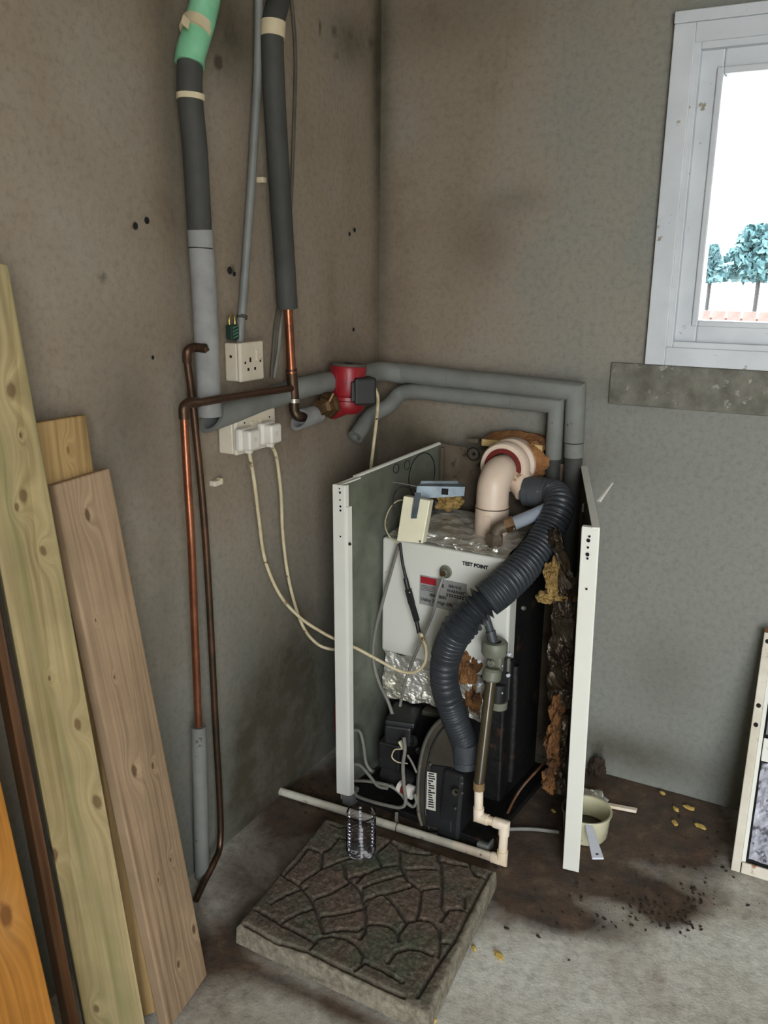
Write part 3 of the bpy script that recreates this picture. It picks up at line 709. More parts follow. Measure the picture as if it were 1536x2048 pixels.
tube('side_knockout', [V((.02, y0+.0015, z1-.03)), V((.02, y0-.0005, z1-.03))], .003, M['dark'], s1, 10, False)
s2, y0, z1 = socket('double cream wall socket holding two white plugs', hx(471, 833, .052), .146, .086, .052, 0)
link('rocker', box((.051, y0+.052, z1-.040), (.055, y0+.062, z1-.018), .001), M['socket'], s2)
link('rocker', box((.051, y0+.084, z1-.040), (.055, y0+.094, z1-.018), .001), M['socket'], s2)
for k in (.030, .122):
    fp(y0+k, z1-.018, .0018, .0523, s2)
def plug(label, px, py, cab, lab2):
    p = thing('mains_plug', label, 'plug'); c = hx(px, py, .088)
    link('plug_body', box((.054, c.y-.025, c.z-.026), (.072, c.y+.025, c.z+.024), .006), M['plug'], p)
    link('plug_cover', box((.070, c.y-.020, c.z-.022), (.092, c.y+.020, c.z+.021), .006, 3), M['plug'], p)
    lath('fuse_mark', [(0,0),(.006,0),(.006,.0006),(.0045,.0006),(.0045,.0002),(0,.0002)], V((.092, c.y, c.z)), M['socket'], p, (1,0,0), 16)
    link('cord_grip', box((.066, c.y-.006, c.z-.032), (.080, c.y+.006, c.z-.020), .002), M['plug'], p)
    o = tube('mains_cable', [V((.073, c.y, c.z-.024))] + cab, .0042, M['cable_cr'], None, 10); tag(o, lab2, 'cable')
plug('left white plug in the double socket', 508, 879, [hx(508,960,.055), hx(518,1040,.035), hx(530,1120,.03), hx(560,1190,.05), hx(600,1235,.07), hx(640,1262,.10), hx(672,1279,.14), hy(712,1296,-.46), hy(760,1322,-.45), hy(800,1342,-.44), hy(830,1344,-.44), hy(850,1325,-.44), hy(852,1295,-.43), hy(842,1268,-.42)], 'cream cable from the left plug looping into the boiler')
plug('right white plug in the double socket', 551, 867, [hx(553,915,.06), hx(562,990,.04), hx(565,1060,.03), hx(574,1140,.03), hx(590,1210,.03), hx(610,1260,.04), hx(635,1288,.06), hx(660,1298,.09), hx(685,1300,.11)], 'cream cable from the right plug ending behind the casing')
# cream clips
c_ = thing('wall_clip', 'cream cable clip on the wall below the double socket', 'clip'); q = hx(430, 966, .008)
link('clip_body', obox(q, (0,1,0), (1,0,0), (0,0,1), .020, .016, .012, .002), M['socket'], c_)
link('clip_head', obox(q+V((.002,.014,.002)), (0,1,0), (1,0,0), (0,0,1), .008, .014, .014, .002), M['tape'], c_)
q = hx(523, 360, .008)
o = link('wall_plug', obox(q, (0,1,0), (1,0,0), (0,0,1), .015, .018, .012, .002), M['tape']); tag(o, 'small cream plug in the wall between the two lagged pipes', 'clip')

# ------------------------------------------------------------------ boiler
bo = thing('oil_boiler', 'white floor-standing boiler with its front open in the corner', 'boiler')
LF = V((.162, -.505, 0)); LB = V((.235, -.075, 0))        # left panel foot line
RF = V((.790, -.462, 0)); RB = V((.634, -.062, 0))        # right panel foot line
def pan(name, a, b, za0, zb0, za1, zb1, t, mi, mo, parent, outer, ts=0.0):
    d = (b-a).normalized(); n = V((d.y, -d.x, 0))            # right-hand side of a->b
    if outer == 'left': n = -n
    P = lambda p, z, k: V((p.x + (ts if (z > .5 and p is a) else 0), p.y, z)) + n*k
    o = link(name, hexa([P(a,za0,0), P(b,zb0,0), P(b,zb0,t), P(a,za0,t), P(a,za1,0), P(b,zb1,0), P(b,zb1,t), P(a,za1,t)], 0), mo, parent)
    # inside face skin
    i = link('inner_lining', hexa([P(a,za0,-.0012), P(b,zb0,-.0012), P(b,zb0,-.0002), P(a,za0,-.0002), P(a,za1-.004,-.0012), P(b,zb1-.004,-.0012), P(b,zb1-.004,-.0002), P(a,za1-.004,-.0002)], 0), mi, o)
    return o, d, n
lp, dl, nl = pan('side_panel', LF, LB, .045, .045, .872, .906, .002, M['galv'], M['white_enamel'], bo, 'left')
rpn, dr, nr = pan('side_panel', RF, RB, .012, .012, .846, .884, .002, M['galv'], M['white_enamel'], bo, 'right', -.014)
# front flanges (posts)
def post(name, base, z0, z1, wvec, dvec, mt, parent, lean=V((0,0,0))):
    P = [base, base+wvec, base+wvec+dvec, base+dvec]
    return link(name, hexa([V((p.x,p.y,z0)) for p in P] + [V((p.x,p.y,z1))+lean for p in P], .0022), mt, parent)
post('front_flange', V((.160,-.507,0)), .045, .872, V((.034,.002,0)), V((.003,.014,0)), M['white_enamel'], lp, V((-.006,0,0)))
link('flange_lip', hexa([V((.194,-.505,.047)), V((.200,-.503,.047)), V((.203,-.488,.047)), V((.197,-.490,.047)), V((.188,-.505,.82)), V((.194,-.503,.82)), V((.197,-.488,.82)), V((.191,-.490,.82))], .0006), M['white_enamel'], lp)
post('front_flange', V((.755,-.468,0)), .012, .846, V((.036,.005,0)), V((-.002,.016,0)), M['white_enamel'], rpn, V((-.014,0,0)))
# top flanges
def topfl(a, b, za, zb, n, wd, parent, off=0.0, mt='white_enamel'):
    A_ = V((a.x,a.y,za)); B_ = V((b.x,b.y,zb))
    return link('top_flange', hexa([A_+n*off+V((0,0,-.004)), B_+n*off+V((0,0,-.004)), B_-n*wd+V((0,0,-.004)), A_-n*wd+V((0,0,-.004)), A_+n*off, B_+n*off, B_-n*wd, A_-n*wd], .001), M[mt], parent)
a_ = LF + dl*.075
topfl(a_, LB, .879, .908, nl, -.002, lp, .010)
topfl(LF, LF+dl*.08, .872, .877, nl, .012, lp, .001)
topfl(RF+V((-.014,0,0)), RB, .847, .885, nr, .014, rpn, .001)
def pholes(parent, pts, Y, r=.0032):
    for px, py, k in pts:
        q = hy(px, py, Y); lath('hole', [(0,.0),(r*k,.0),(r*k,.0008),(0,.0008)], q, M['dark'], parent, (0,-1,0), 10)
pholes(lp, ((679,977,.6),(680,985,.9),(680,1000,.6),(681,1013,.8),(681,1021,.8),(681,1073,.6)), -.5072)
pholes(rpn, ((1179,1073,.8),(1177,1081,1.3),(1176,1095,.8),(1175,1109,1.3),(1175,1117,.8),(1173,1178,.8)), -.4682)
lath('flange_screw', [(0,0),(.004,0),(.003,.003),(0,.003)], hy(700,1088,-.505), M['black'], lp, (0,-1,0), 10)
# rear panel
rq = [hy(893,884,-.072), hy(1168,921,-.058)]
r0, r1 = V((LB.x, -.074, 0)), V((RB.x, -.058, 0))
link('rear_panel', hexa([V((r0.x,r0.y,.04)), V((r1.x,r1.y,.04)), V((r1.x,r1.y+.003,.04)), V((r0.x,r0.y+.003,.04)), V((r0.x,r0.y,.905)), V((r1.x,r1.y,.878)), V((r1.x,r1.y+.003,.878)), V((r0.x,r0.y+.003,.905))]), M['rear'], bo)
link('corner_fold', hexa([V((LB.x+.004,-.085,.05)), V((LB.x+.014,-.085,.05)), V((LB.x+.014,-.078,.05)), V((LB.x+.004,-.078,.05)), V((LB.x+.004,-.085,.895)), V((LB.x+.014,-.085,.895)), V((LB.x+.014,-.078,.895)), V((LB.x+.004,-.078,.895))]), M['rear'], bo)
def knock(c, n, r, parent, mt='dark', t=.0016):
    lath('knockout', [(r-t,.0002),(r-t,.0012),(r+t,.0012),(r+t,.0002)], c, M[mt], parent, n, 28)
q = hy(947, 908, -.0755); knock(q, (0,-1,0), .017, bo); lath('knockout', [(0,.0002),(.005,.0002),(.005,.0012),(0,.0012)], hy(948,908,-.0755), M['dark'], bo, (0,-1,0), 10)
# knock-out rings on the inner left panel
nin = -nl
def onleft(px, py):          # ray with left panel plane
    d = ray(px, py); p0 = LF; t = (p0-CAM).dot(nl)/d.dot(nl); return CAM + d*t
knock(onleft(843,950)+nin*.0014, nin, .060, lp, t=.0012)
knock(onleft(791,937)+nin*.0014, nin, .012, lp, t=.0008); knock(onleft(813,930)+nin*.0014, nin, .012, lp, t=.0008)
# base tray and feet
link('base_tray', hexa([V((.172,-.465,.012)), V((.575,-.485,.012)), V((.61,-.085,.012)), V((.225,-.085,.012)), V((.172,-.465,.030)), V((.575,-.485,.030)), V((.61,-.085,.030)), V((.225,-.085,.030))], .002), M['body'], bo)
for (cx, cy, ch) in ((.178,-.478,.042), (.562,-.486,.026)):
    link('foot', box((cx-.014, cy-.008, .0), (cx+.018, cy+.03, ch), .003), M['conduit'], bo)
link('foot', box((.148, -.468, 0), (.166, -.44, .045), .003), M['rusty_white'], bo)
# heat exchanger body and white cover
ub = V((.9986,-.052,0)); vb = V((.06,.998,0))            # boiler body axes
cTL = hy(765,1074,-.335); cTR = hy(1038,1130,-.349); cBL = hy(765,1300,-.335); cBR = hy(1030,1343,-.349)
bw = .0
x0, x1 = cTL.x, cTR.x-.016
body = link('body_shell', hexa([V((x0+.012,-.310,.03)), V((x1-.012,-.322,.03)), V((x1+.01,-.10,.03)), V((x0+.03,-.10,.03)), V((x0+.012,-.310,.655)), V((x1-.012,-.322,.655)), V((x1+.01,-.10,.655)), V((x0+.03,-.10,.655))], .006), M['body'], bo)
ztl, ztr, zbl, zbr = cTL.z, cTL.z-.0, cBL.z, cBL.z
zt = cTL.z; zb = cBL.z
print('cover', cTL, cTR, cBL, cBR)
cov = link('front_cover', hexa([V((x0,-.337,zb)), V((x1,-.353,zb)), V((x1,-.300,zb)), V((x0,-.290,zb)), V((x0,-.337,zt)), V((x1,-.353,zt)), V((x1,-.300,zt)), V((x0,-.290,zt))], .007, 3), M['white_enamel'], bo)
def oncov(px, py, k=.0):
    n = V((-.016/(x1-x0), -1, 0)).normalized(); n = V((-.05,-1,0)).normalized()
    p0 = V((x0,-.337,0)); d = ray(px, py); t = (p0-CAM).dot(n)/d.dot(n); return CAM + d*t + n*k, n
cu_ = V((x1-x0, -.016, 0)).normalized()
q, n = oncov(923, 1126, .0012)
text('TEST POINT', .0125, oncov(925,1129,.0008)[0], cu_, (0,0,1), M['ink'], cov, bold=.0004)
q, n = oncov(893, 1143, 0)
lath('test_nut', [(0,.002),(.016,.002),(.0165,.005),(.0135,.008),(.011,.006),(.009,.006),(.009,.014),(.007,.016),(0,.016)], q, M['trap'], cov, n, 24)
lath('test_bolt', [(0,.014),(.0075,.014),(.0075,.024),(0,.024)], q, M['brass'], cov, n, 6)
# rating plate
pa, n = oncov(840,1149,.0006); pb_, _ = oncov(947,1170,.0006); pc_, _ = oncov(838,1207,.0006)
W_ = .130; H_ = pa.z - pc_.z
rate = link('rating_plate', slab4([pa, pa+cu_*W_, pa+cu_*W_+V((0,0,-H_)), pa+V((0,0,-H_))], n, .0005), M['paper'], cov)
def pp(u, v, k=.0004): return pa + cu_*(u*W_) + V((0,0,-v*H_)) + n*k
link('red_banner', slab4([pp(.02,.04), pp(.36,.04), pp(.36,.27), pp(.02,.27)], n, .0003), M['red_ink'], rate)
text('CE', .0115, pp(.42,.27), cu_, (0,0,1), M['ink'], rate, bold=.0002)
text('SERVICE:', .0095, pp(.62,.22), cu_, (0,0,1), M['ink'], rate)
text('WARRANTY', .0105, pp(.59,.38), cu_, (0,0,1), M['ink'], rate)
text('Utility 70 High Efficiency', .0118, pp(.03,.86), cu_, (0,0,1), M['ink'], rate)
rl = random.Random(3)
for v in (.33, .38, .43, .48):
    link('small_print', slab4([pp(.03,v), pp(.34,v), pp(.34,v+.015), pp(.03,v+.015)], n, .0002), M['ink'], rate)
for v in (.44, .50):
    for k in range(7): link('small_print', slab4([pp(.58+k*.055,v), pp(.58+k*.055+.04,v), pp(.58+k*.055+.04,v+.035), pp(.58+k*.055,v+.035)], n, .0002), M['ink'], rate)
u = .22
while u < .58:
    wd = rl.choice((.006,.010,.016)); link('barcode_bar', slab4([pp(u,.56), pp(u+wd,.56), pp(u+wd,.66), pp(u,.66)], n, .0002), M['ink'], rate); u += wd + rl.choice((.006,.009))
for px, py in ((762,1125),(1042,1222)):
    q, n = oncov(px, py, 0); lath('side_screw', [(0,-.004),(.005,-.004),(.006,.001),(.004,.004),(0,.005)], q + V((0,.02,0)), M['steel'], bo, (-1 if px < 900 else 1,-.6,.1), 12)
# side insulation and foil on the right
def crumple(name, quad, nu, nv, amp, fr, mt, parent, seed=0, thick=None):
    q = [V(p) for p in quad]; vs_, fs_ = [], []
    nn = (q[1]-q[0]).cross(q[3]-q[0]).normalized()
    for j in range(nv+1):
        for i in range(nu+1):
            u_, v_ = i/nu, j/nv
            p = (q[0]*(1-u_)+q[1]*u_)*(1-v_) + (q[3]*(1-u_)+q[2]*u_)*v_
            h = noise.noise(p*fr + V((seed,0,0))) + .55*abs(noise.noise(p*fr*2.3 + V((0,seed,0))))*2 - .5
            e = .35*noise.noise(p*fr*.7 + V((seed,9,0)))
            lat = (q[1]-q[0]).normalized()*amp*noise.noise(p*fr*.8+V((5,seed,1))) + (q[3]-q[0]).normalized()*amp*noise.noise(p*fr*.8+V((8,seed,4)))
            vs_.append(p + nn*amp*h + lat*1.2)
    for j in range(nv):
        for i in range(nu):
            a = j*(nu+1)+i; fs_.append((a, a+1, a+nu+2, a+nu+1))
    o = link(name, mesh(vs_, fs_), mt, parent)
    md = o.modifiers.new('s', 'SOLIDIFY'); md.thickness = .0012
    for p in o.data.polygons: p.use_smooth = False
    return o
def onright(px, py, k=.0):
    d = ray(px, py); t = (RF-CAM).dot(nr)/d.dot(nr); return CAM + d*t - nr*k
# top insulation and foil
zf = zt
tf = [V((x0+.02,-.335,zf+.012)), V((x1-.02,-.340,zf+.004)), V((x1-.02,-.13,zf+.034)), V((x0+.03,-.13,zf+.050))]
crumple('foil_sheet', tf, 60, 40, .0045, 12, M['foil'], bo, 3)
crumple('foil_sheet', [V((x0+.07,-.328,zf+.006)), V((x1-.05,-.334,zf+.002)), V((x1-.05,-.305,zf+.016)), V((x0+.07,-.300,zf+.020))], 60, 12, .010, 40, M['foil'], bo, 33)
link('wool_pad', blob(((x0+x1)/2-.01,-.22,zf-.008), .145, .10, .020, .25, sub=4, seed=4), M['wool'], bo)
link('top_gap', box((x0+.008, -.325, zf-.035), (x1-.008, -.12, zf-.012)), M['body'], bo)
link('wool_pad', blob(hy(890,1000,-.17), .045, .03, .024, .5, sub=4, seed=9), M['wool'], bo)
link('flap_housing', obox(hy(868,1008,-.19), (1,0,0), (0,1,0), (0,0,1), .03, .03, .03, .004), M['burner_bk'], bo)
link('wool_pad', blob(hy(1060,925,-.085), .045, .022, .05, .35, sub=4, seed=12), M['foam_br'], bo)
# right side wool and foil
for (px, py, rx, ry, rz, sd, mt_) in ((1105,1150,.016,.03,.035,21,'wool'), (1090,1195,.02,.02,.014,22,'wool'), (1128,1190,.03,.02,.014,23,'wool'), (1118,1420,.020,.03,.045,24,'wool_or'), (1108,1480,.020,.03,.05,25,'wool_or'), (1100,1560,.018,.02,.03,26,'wool_or'), (1112,1520,.02,.03,.03,27,'wool_or')):
    link('wool_lining', blob(hy(px, py, -.33), rx, ry, rz, .55, sub=4, seed=sd), M[mt_], bo)
crumple('foil_lining', [hy(1112,1120,-.33), hy(1150,1180,-.36), hy(1148,1420,-.36), hy(1100,1400,-.31)], 16, 50, .012, 30, M['foil_dk'], bo, 5)
crumple('foil_lining', [hy(1098,1060,-.30), hy(1120,1060,-.33), hy(1155,1170,-.36), hy(1128,1160,-.33)], 12, 20, .010, 34, M['foil_dk'], bo, 8)
crumple('foil_lining', [hy(1118,1430,-.34), hy(1140,1430,-.36), hy(1132,1590,-.36), hy(1108,1590,-.33)], 10, 36, .010, 34, M['foil_dk'], bo, 11)
link('wool_lining', blob(hy(938,1335,-.34), .032, .020, .042, .5, sub=4, seed=31), M['wool_or'], bo)
link('wool_lining', blob(hy(948,1395,-.33), .024, .020, .035, .5, sub=4, seed=32), M['wool_or'], bo)
crumple('foil_sheet', [V((x0+.005,-.325,zb-.002)), V((x1-.07,-.335,zb-.002)), V((x1-.06,-.33,zb-.13)), V((x0+.01,-.33,zb-.13))], 36, 26, .009, 26, M['foil'], bo, 15)
tube('rust_pipe', [hy(1030,1330,-.27), hy(1028,1420,-.27), hy(1020,1560,-.27)], .011, M['body'], bo, 10)
# foam slab on the rear edge
fs_ = thing('foam_slab', 'yellow-edged brown foam piece on the boiler rear edge under the pipes', 'foam')
f0 = hy(965,886,-.078); f1 = hy(1086,899,-.078)
bm = bmesh.new(); N_ = 18
ringa, ringb = [], []
for k in range(N_+1):
    t = k/N_; x = f0.x + (f1.x-f0.x)*t; zz = f0.z + (f1.z-f0.z)*t
    hgt = .020*math.sin(math.pi*min(1, max(0, t*1.0)))**.5
    ringa.append((x, zz, hgt*(1+.25*noise.noise(V((t*7,0,0))))))
P = []; F_ = []
for k, (x, zz, h) in enumerate(ringa):
    P += [(x, -.082, zz-.004), (x, -.084, zz+.010), (x, -.040, zz+.014+h), (x, -.004, zz+.012+h*.8), (x, -.004, zz-.004)]
for k in range(N_):
    for j in range(4):
        a = k*5+j; F_.append((a, a+1, a+6, a+5))
F_ += [tuple(range(5)), tuple(range(N_*5, N_*5+5))]
o = link('foam_block', mesh(P, F_), M['foam_br'], fs_)
link('cut_edge', slab4([V((f0.x,-.0855,f0.z+.012)), V((f1.x,-.0855,f1.z+.012)), V((f1.x,-.0855,f1.z-.006)), V((f0.x,-.0855,f0.z-.006))], (0,-1,0), .004, .001), M['foam_ye'], fs_)
o = link('slate_chip', obox(hy(950,880,-.06), (1,0,.05), (0,1,0), (0,0,1), .028, .03, .012, .002), M['rear']); tag(o, 'small dark chip beside the foam piece on the rear edge', 'debris')

# flue elbow
fe = thing('flue_elbow', 'pinkish-cream flue elbow rising from the boiler top', 'flue pipe')
E0 = hy(983,1046,-.215); 
EX, EY = E0.x, -.215
zc = hy(988,955,-.20).z - .012
tube('stub', [V((EX,EY,E0.z-.03)), V((EX,EY,E0.z+.045))], .0425, M['flue'], fe, 30, False)
tube('bend', [V((EX,EY,E0.z+.035)), V((EX,EY,zc-.02)), V((EX+.001,EY+.008,zc+.004)), V((EX+.001,EY+.034,zc+.020)), V((EX+.001,EY+.08,zc+.022))], .0405, M['flue'], fe, 30, n=8)
tube('seam', [V((EX,EY,E0.z+.041)), V((EX,EY,E0.z+.044))], .0431, M['rear'], fe, 30, False)
link('clip_tab', obox(V((EX+.006,EY-.043,E0.z+.012)), (1,0,0), (0,1,0), (0,0,1), .018, .003, .034, .001), M['flue'], fe)
K0 = V((EX+.003, -.162, zc+.030))
lath('collar', [(.042,0),(.060,0),(.064,.006),(.064,.028),(.055,.034),(.055,.044),(.066,.052),(.068,.075),(.064,.088),(0,.088)], K0, M['flue'], fe, (.02,1,0), 40)
lath('gasket', [(.038,-.003),(.049,-.003),(.051,.004),(.038,.006)], K0, M['gasket'], fe, (.02,1,0), 40)
I0 = K0 + V((.03,.025,-.022)); I1 = hy(1054,982,-.156)
tube('air_inlet', [I0, I1], .0335, M['flue'], fe, 30, False)
# air hose
ah = thing('air_hose', 'black corrugated air hose curving from the flue to the burner', 'hose')
U1 = hy(1092,986,-.158)
di = (U1-I1).normalized()
tube('cuff', [I1-di*.003, I1+di*.045], .0385, M['cuff'], ah, 30, False)
tube('cuff', [I1+di*.012, I1+di*.015], .0397, M['cuff'], ah, 30, False)
tube('cuff', [I1+di*.043, I1+di*.080], .0365, M['cuff'], ah, 30, False)
hp = catmull([I1+di*.060, hy(1112,992,-.170), hy(1118,1016,-.215), hy(1093,1070,-.265), hy(1052,1128,-.335), hy(1000,1178,-.405), hy(945,1224,-.450), hy(902,1284,-.465), hy(888,1350,-.460), hy(902,1416,-.445), hy(926,1478,-.435), hy(932,1500,-.432)], 60)
LL = [0.0]
for i in range(1, len(hp)): LL.append(LL[-1]+(hp[i]-hp[i-1]).length)
TOT = LL[-1]
def hr(s, t):
    base = .0335
    if t < .40: p, a, r0_ = .0112, .0042, base
    elif t < .465: p, a, r0_ = .0036, .0010, base+.003
    elif t < .60: p, a, r0_ = .0160, .0100, base-.003
    elif t < .68: p, a, r0_ = .0036, .0012, base+.002
    elif t < .84: p, a, r0_ = .0085, .0022, base-.001
    else: p, a, r0_ = .0075, .0013, base-.0025
    ph_ = (s/p) % 1.0
    if .465 <= t < .60: k_ = 1-abs(2*ph_-1)*2
    elif t < .40: k_ = 2*abs(math.sin(math.pi*ph_))**.45 - 1
    else: k_ = math.cos(2*math.pi*ph_)
    return r0_ + .0055*math.exp(-((t-.42)/.17)**2) + a*k_
o = link('corrugated_hose', sweep(hp, hr, 32), M['black_rub'], ah); sm(o, 55)
q = hy(932,1504,-.432)
tube('cuff', [hy(931,1482,-.434), hy(933,1520,-.430)], .0325, M['cuff'], ah, 28, False)
tube('cuff', [hy(933,1518,-.430), hy(934,1530,-.430)], .0345, M['cuff'], ah, 28, False)

# insulated oil/condensate stub at the top
ts = thing('drain_connector', 'grey plastic elbow with white-lagged tail on the foil', 'pipe fitting')
tube('lagged_tail', [hy(1020,1050,-.285), hy(1068,1030,-.235), hy(1100,1015,-.21)], .0165, mat('pale_blue_grey_lagging', (150,158,168), (130,138,148), .6), ts, 20)
tube('union', [hy(1010,1052,-.29), hy(1028,1046,-.28)], .0185, M['brass'], ts, 6, False)
tube('elbow', [hy(1012,1052,-.29), hy(999,1056,-.295), hy(992,1068,-.298), hy(990,1095,-.30)], .0150, M['rear'], ts, 16)
lath('elbow_nut', [(0,-.012),(.021,-.012),(.023,-.008),(.023,.008),(.018,.014),(0,.014)], hy(988,1078,-.30), M['rear'], ts, (0,0,1), 6)

# thermostat box and bracket
tb = thing('thermostat_cover', 'bright cream metal box cover hanging over the top of the front cover', 'box')
TL_, TR_, BR_, BL_ = hy(807,992,-.372), hy(860,1001,-.366), hy(845,1087,-.385), hy(793,1082,-.389)
nf = ((TR_-TL_).cross(BL_-TL_)).normalized()
if nf.y > 0: nf = -nf
link('cover_face', slab4([TL_, TR_, BR_, BL_], nf, .028, .002), M['ctrl'], tb)
lath('screw', [(0,0),(.003,0),(.002,.0015),(0,.0015)], hy(840,1083,-.388), M['steel'], tb, nf, 10)
bk = thing('metal_bracket', 'zinc-plated bracket with a square hole above the cream box', 'bracket')
b0, b1, b2, b3 = hy(834,972,-.33), hy(930,974,-.255), hy(928,992,-.258), hy(831,998,-.335)
nb = ((b1-b0).cross(b3-b0)).normalized()
if nb.y > 0: nb = -nb
link('web', slab4([b0,b1,b2,b3], nb, .002), M['zinc'], bk)
link('top_fold', slab4([b0+V((.004,.016,.004)), b1+V((-.006,.016,.004)), b1, b0], (0,-.3,1), .002), M['zinc'], bk)
link('arm', slab4([b0+V((.004,.016,.010)), hy(915,962,-.25), hy(917,968,-.25), b0+V((.002,.012,.001))], nb, .002), M['zinc'], bk)
link('tongue', slab4([hy(830,985,-.378), hy(842,986,-.376), hy(833,1037,-.3835), hy(822,1037,-.385)], nf, .0018), M['zinc'], bk)
link('square_hole', slab4([hy(884,977,-.2935), hy(897,978,-.2835), hy(896,990,-.285), hy(883,989,-.295)], nb, .001), M['dark'], bk)

def wire(pts, r, m, label, cat='cable', nm='loose_wire'):
    o = tube(nm, pts, r, M[m], None, 8); return tag(o, label, cat)
wire([hy(795,1086,-.375), hy(781,1076,-.375), hy(770,1050,-.36), hy(778,1020,-.33), hy(795,1002,-.31), hy(822,1000,-.30)], .0016, 'cable_cr', 'thin pale wire looping left of the cream box')
wire([hy(790,1030,-.35), hy(786,1000,-.34), hy(794,980,-.32), hy(812,974,-.31), hy(836,984,-.31)], .0018, 'black', 'thin black wire arching above the cream box')
wire([hy(786,964,-.33), hy(810,968,-.33), hy(833,973,-.33)], .0014, 'cable_gr', 'straight stiff wire left of the zinc bracket')
# connector lead
cl = thing('inline_connector', 'black in-line connector hanging in front of the white cover', 'connector')
tube('lead', [hy(800,1086,-.378), hy(805,1125,-.378), hy(813,1160,-.382)], .0038, M['black'], cl, 10)
tube('boot', [hy(811,1156,-.382), hy(817,1182,-.384)], .0062, M['black'], cl, 12, False)
o = link('connector_body', sweep([hy(816,1178,-.384), hy(823,1205,-.386), hy(824.5,1210,-.386), hy(834,1242,-.388)], lambda s,t: .0088 if t < .45 else .0078, 4), M['black'], cl)
tube('boot', [hy(833,1240,-.388), hy(838,1266,-.390)], .0052, M['black'], cl, 12, False)
lath('white_dot', [(0,0),(.0018,0),(0,.001)], hy(819,1185,-.394), M['plug'], cl, (0,-1,0), 8)
wire([hy(838,1264,-.390), hy(848,1290,-.41), hy(852,1310,-.43)], .0034, 'cable_cr', 'short cream cable tail below the in-line connector')
wire([hy(798,1090,-.365), hy(786,1130,-.362), hy(765,1205,-.365), hy(749,1270,-.37), hy(747,1320,-.38), hy(758,1365,-.39), hy(775,1400,-.40), hy(786,1432,-.40)], .0045, 'cable_gr', 'grey cable down the left edge of the white cover')
wire([hy(887,1153,-.372), hy(876,1185,-.385), hy(866,1225,-.39), hy(845,1275,-.39), hy(826,1320,-.39), hy(810,1365,-.40), hy(800,1412,-.40)], .0042, 'cable_gr', 'grey cable from the round nut down to the burner')

# ------------------------------------------------------------------ condensate trap + pipes
tr = thing('condensate_trap', 'grey-green plastic trap with two ring nuts right of the hose', 'trap')
T0 = hy(989,1296,-.402)
Rg = T0
lath('top_ring', [(.016,.010),(.016,.018),(.028,.018),(.031,.013),(.031,-.011),(.028,-.016),(0,-.016),(0,.004),(.016,.004)], Rg, M['trap'], tr, (0,0,1), 30)
tube('inlet_hose', [hy(968,1222,-.39), hy(977,1250,-.395), hy(984,1275,-.402), Rg+V((0,0,-.006))], .0095, M['cuff'], tr, 16)
tube('inlet_sleeve', [hy(981,1262,-.40), Rg+V((0,0,.0))], .0118, M['cuff'], tr, 16, False)
link('trap_body', obox(hy(992,1325,-.400), (1,0,0), (0,1,0), (0,0,1), .036, .030, .045, .006), M['trap'], tr)
lath('test_knob', [(0,0),(.010,0),(.010,.010),(.008,.012),(.003,.012),(.002,.009),(0,.009)], hy(985,1325,-.412), M['trap'], tr, (-.1,-1,.1), 20)
lath('knob_hole', [(0,0),(.002,0),(0,.001)], hy(981,1322,-.4255), M['dark'], tr, (0,-1,0), 8)
dn = (hy(957,1565,-.478) - hy(984,1352,-.430)).normalized()
L0 = hy(984,1346,-.428)
lath('lower_ring', [(.015,.018),(.019,.018),(.0225,.014),(.0225,-.006),(.018,-.012),(0,-.012),(0,.010),(.015,.010)], L0, M['trap'], tr, dn, 28)
link('black_mount', obox(hy(1006,1355,-.385), (1,0,0), (0,1,0), (0,0,1), .045, .024, .105, .004), M['black'], tr)
tube('black_chamber', [hy(997,1365,-.395), hy(994,1405,-.395)], .021, M['black'], tr, 22, False)
tube('base_band', [hy(997,1400,-.395), hy(996,1414,-.395)], .0225, M['trap'], tr, 22, False)
for px, py in ((960,1322),(962,1368),(1003,1331),(1005,1384),(1020,1308),(1018,1350)):
    lath('white_stud', [(0,0),(.0045,0),(.0045,.006),(.003,.007),(0,.007)], hy(px, py, -.402), M['white_pl'], tr, (-.3,-1,0), 12)
link('white_catch', obox(hy(1017,1330,-.395), (1,0,0), (0,1,0), (0,0,1), .006, .006, .034, .001), M['trap'], tr)
dp = thing('condensate_pipe', 'smoked brown pipe dropping to stained white elbows and a long floor pipe', 'pipe')
P3 = hz(1004,1720,.0135); D1 = hy(958,1568,P3.y+.012)
tube('brown_pipe', [L0 + dn*.002, D1], .0132, M['smoke_tube'], dp, 22, False)
zr = D1.z
tube('collar', [D1 - V((0,0,-.006)), D1 - V((0,0,.014))], .0140, mat('tan_collar', (150,124,88), (120,96,64), .5), dp, 20, False)
P2 = V((P3.x+.001, P3.y+.001, hy(1012,1652,P3.y).z)); P1 = hy(957,1634,P3.y+.010)
E3 = hz(560,1582,.0125); 
print('dp', D1, P1, P2, P3, E3)
tube('white_pipe', [D1-V((0,0,.010)), P1, P2, P3, P3+(E3-P3)*.2], .0108, M['pvc'], dp, 20, False)
def elb(c, a, b, L=.026):
    a = (V(a)-c).normalized(); b = (V(b)-c).normalized()
    tube('elbow', [c+a*L, c+a*.002*0 + c*0, c+b*L] if False else [c+a*L, c, c+b*L], .0132, M['pvc'], dp, 20, False)
elb(P1, D1, P2); elb(P2, P1, P3); elb(P3, P2, E3)
tube('long_pipe', [P3+(E3-P3)*.13, E3], .0105, M['pvc_gr'], dp, 20, False)
j = P3+(E3-P3)*.44
tube('joint_line', [j, j+(E3-P3)*.003], .0109, M['dark'], dp, 20, False)

# ------------------------------------------------------------------ burner
bu = thing('oil_burner', 'black and brown-grey burner unit at the foot of the boiler', 'burner')
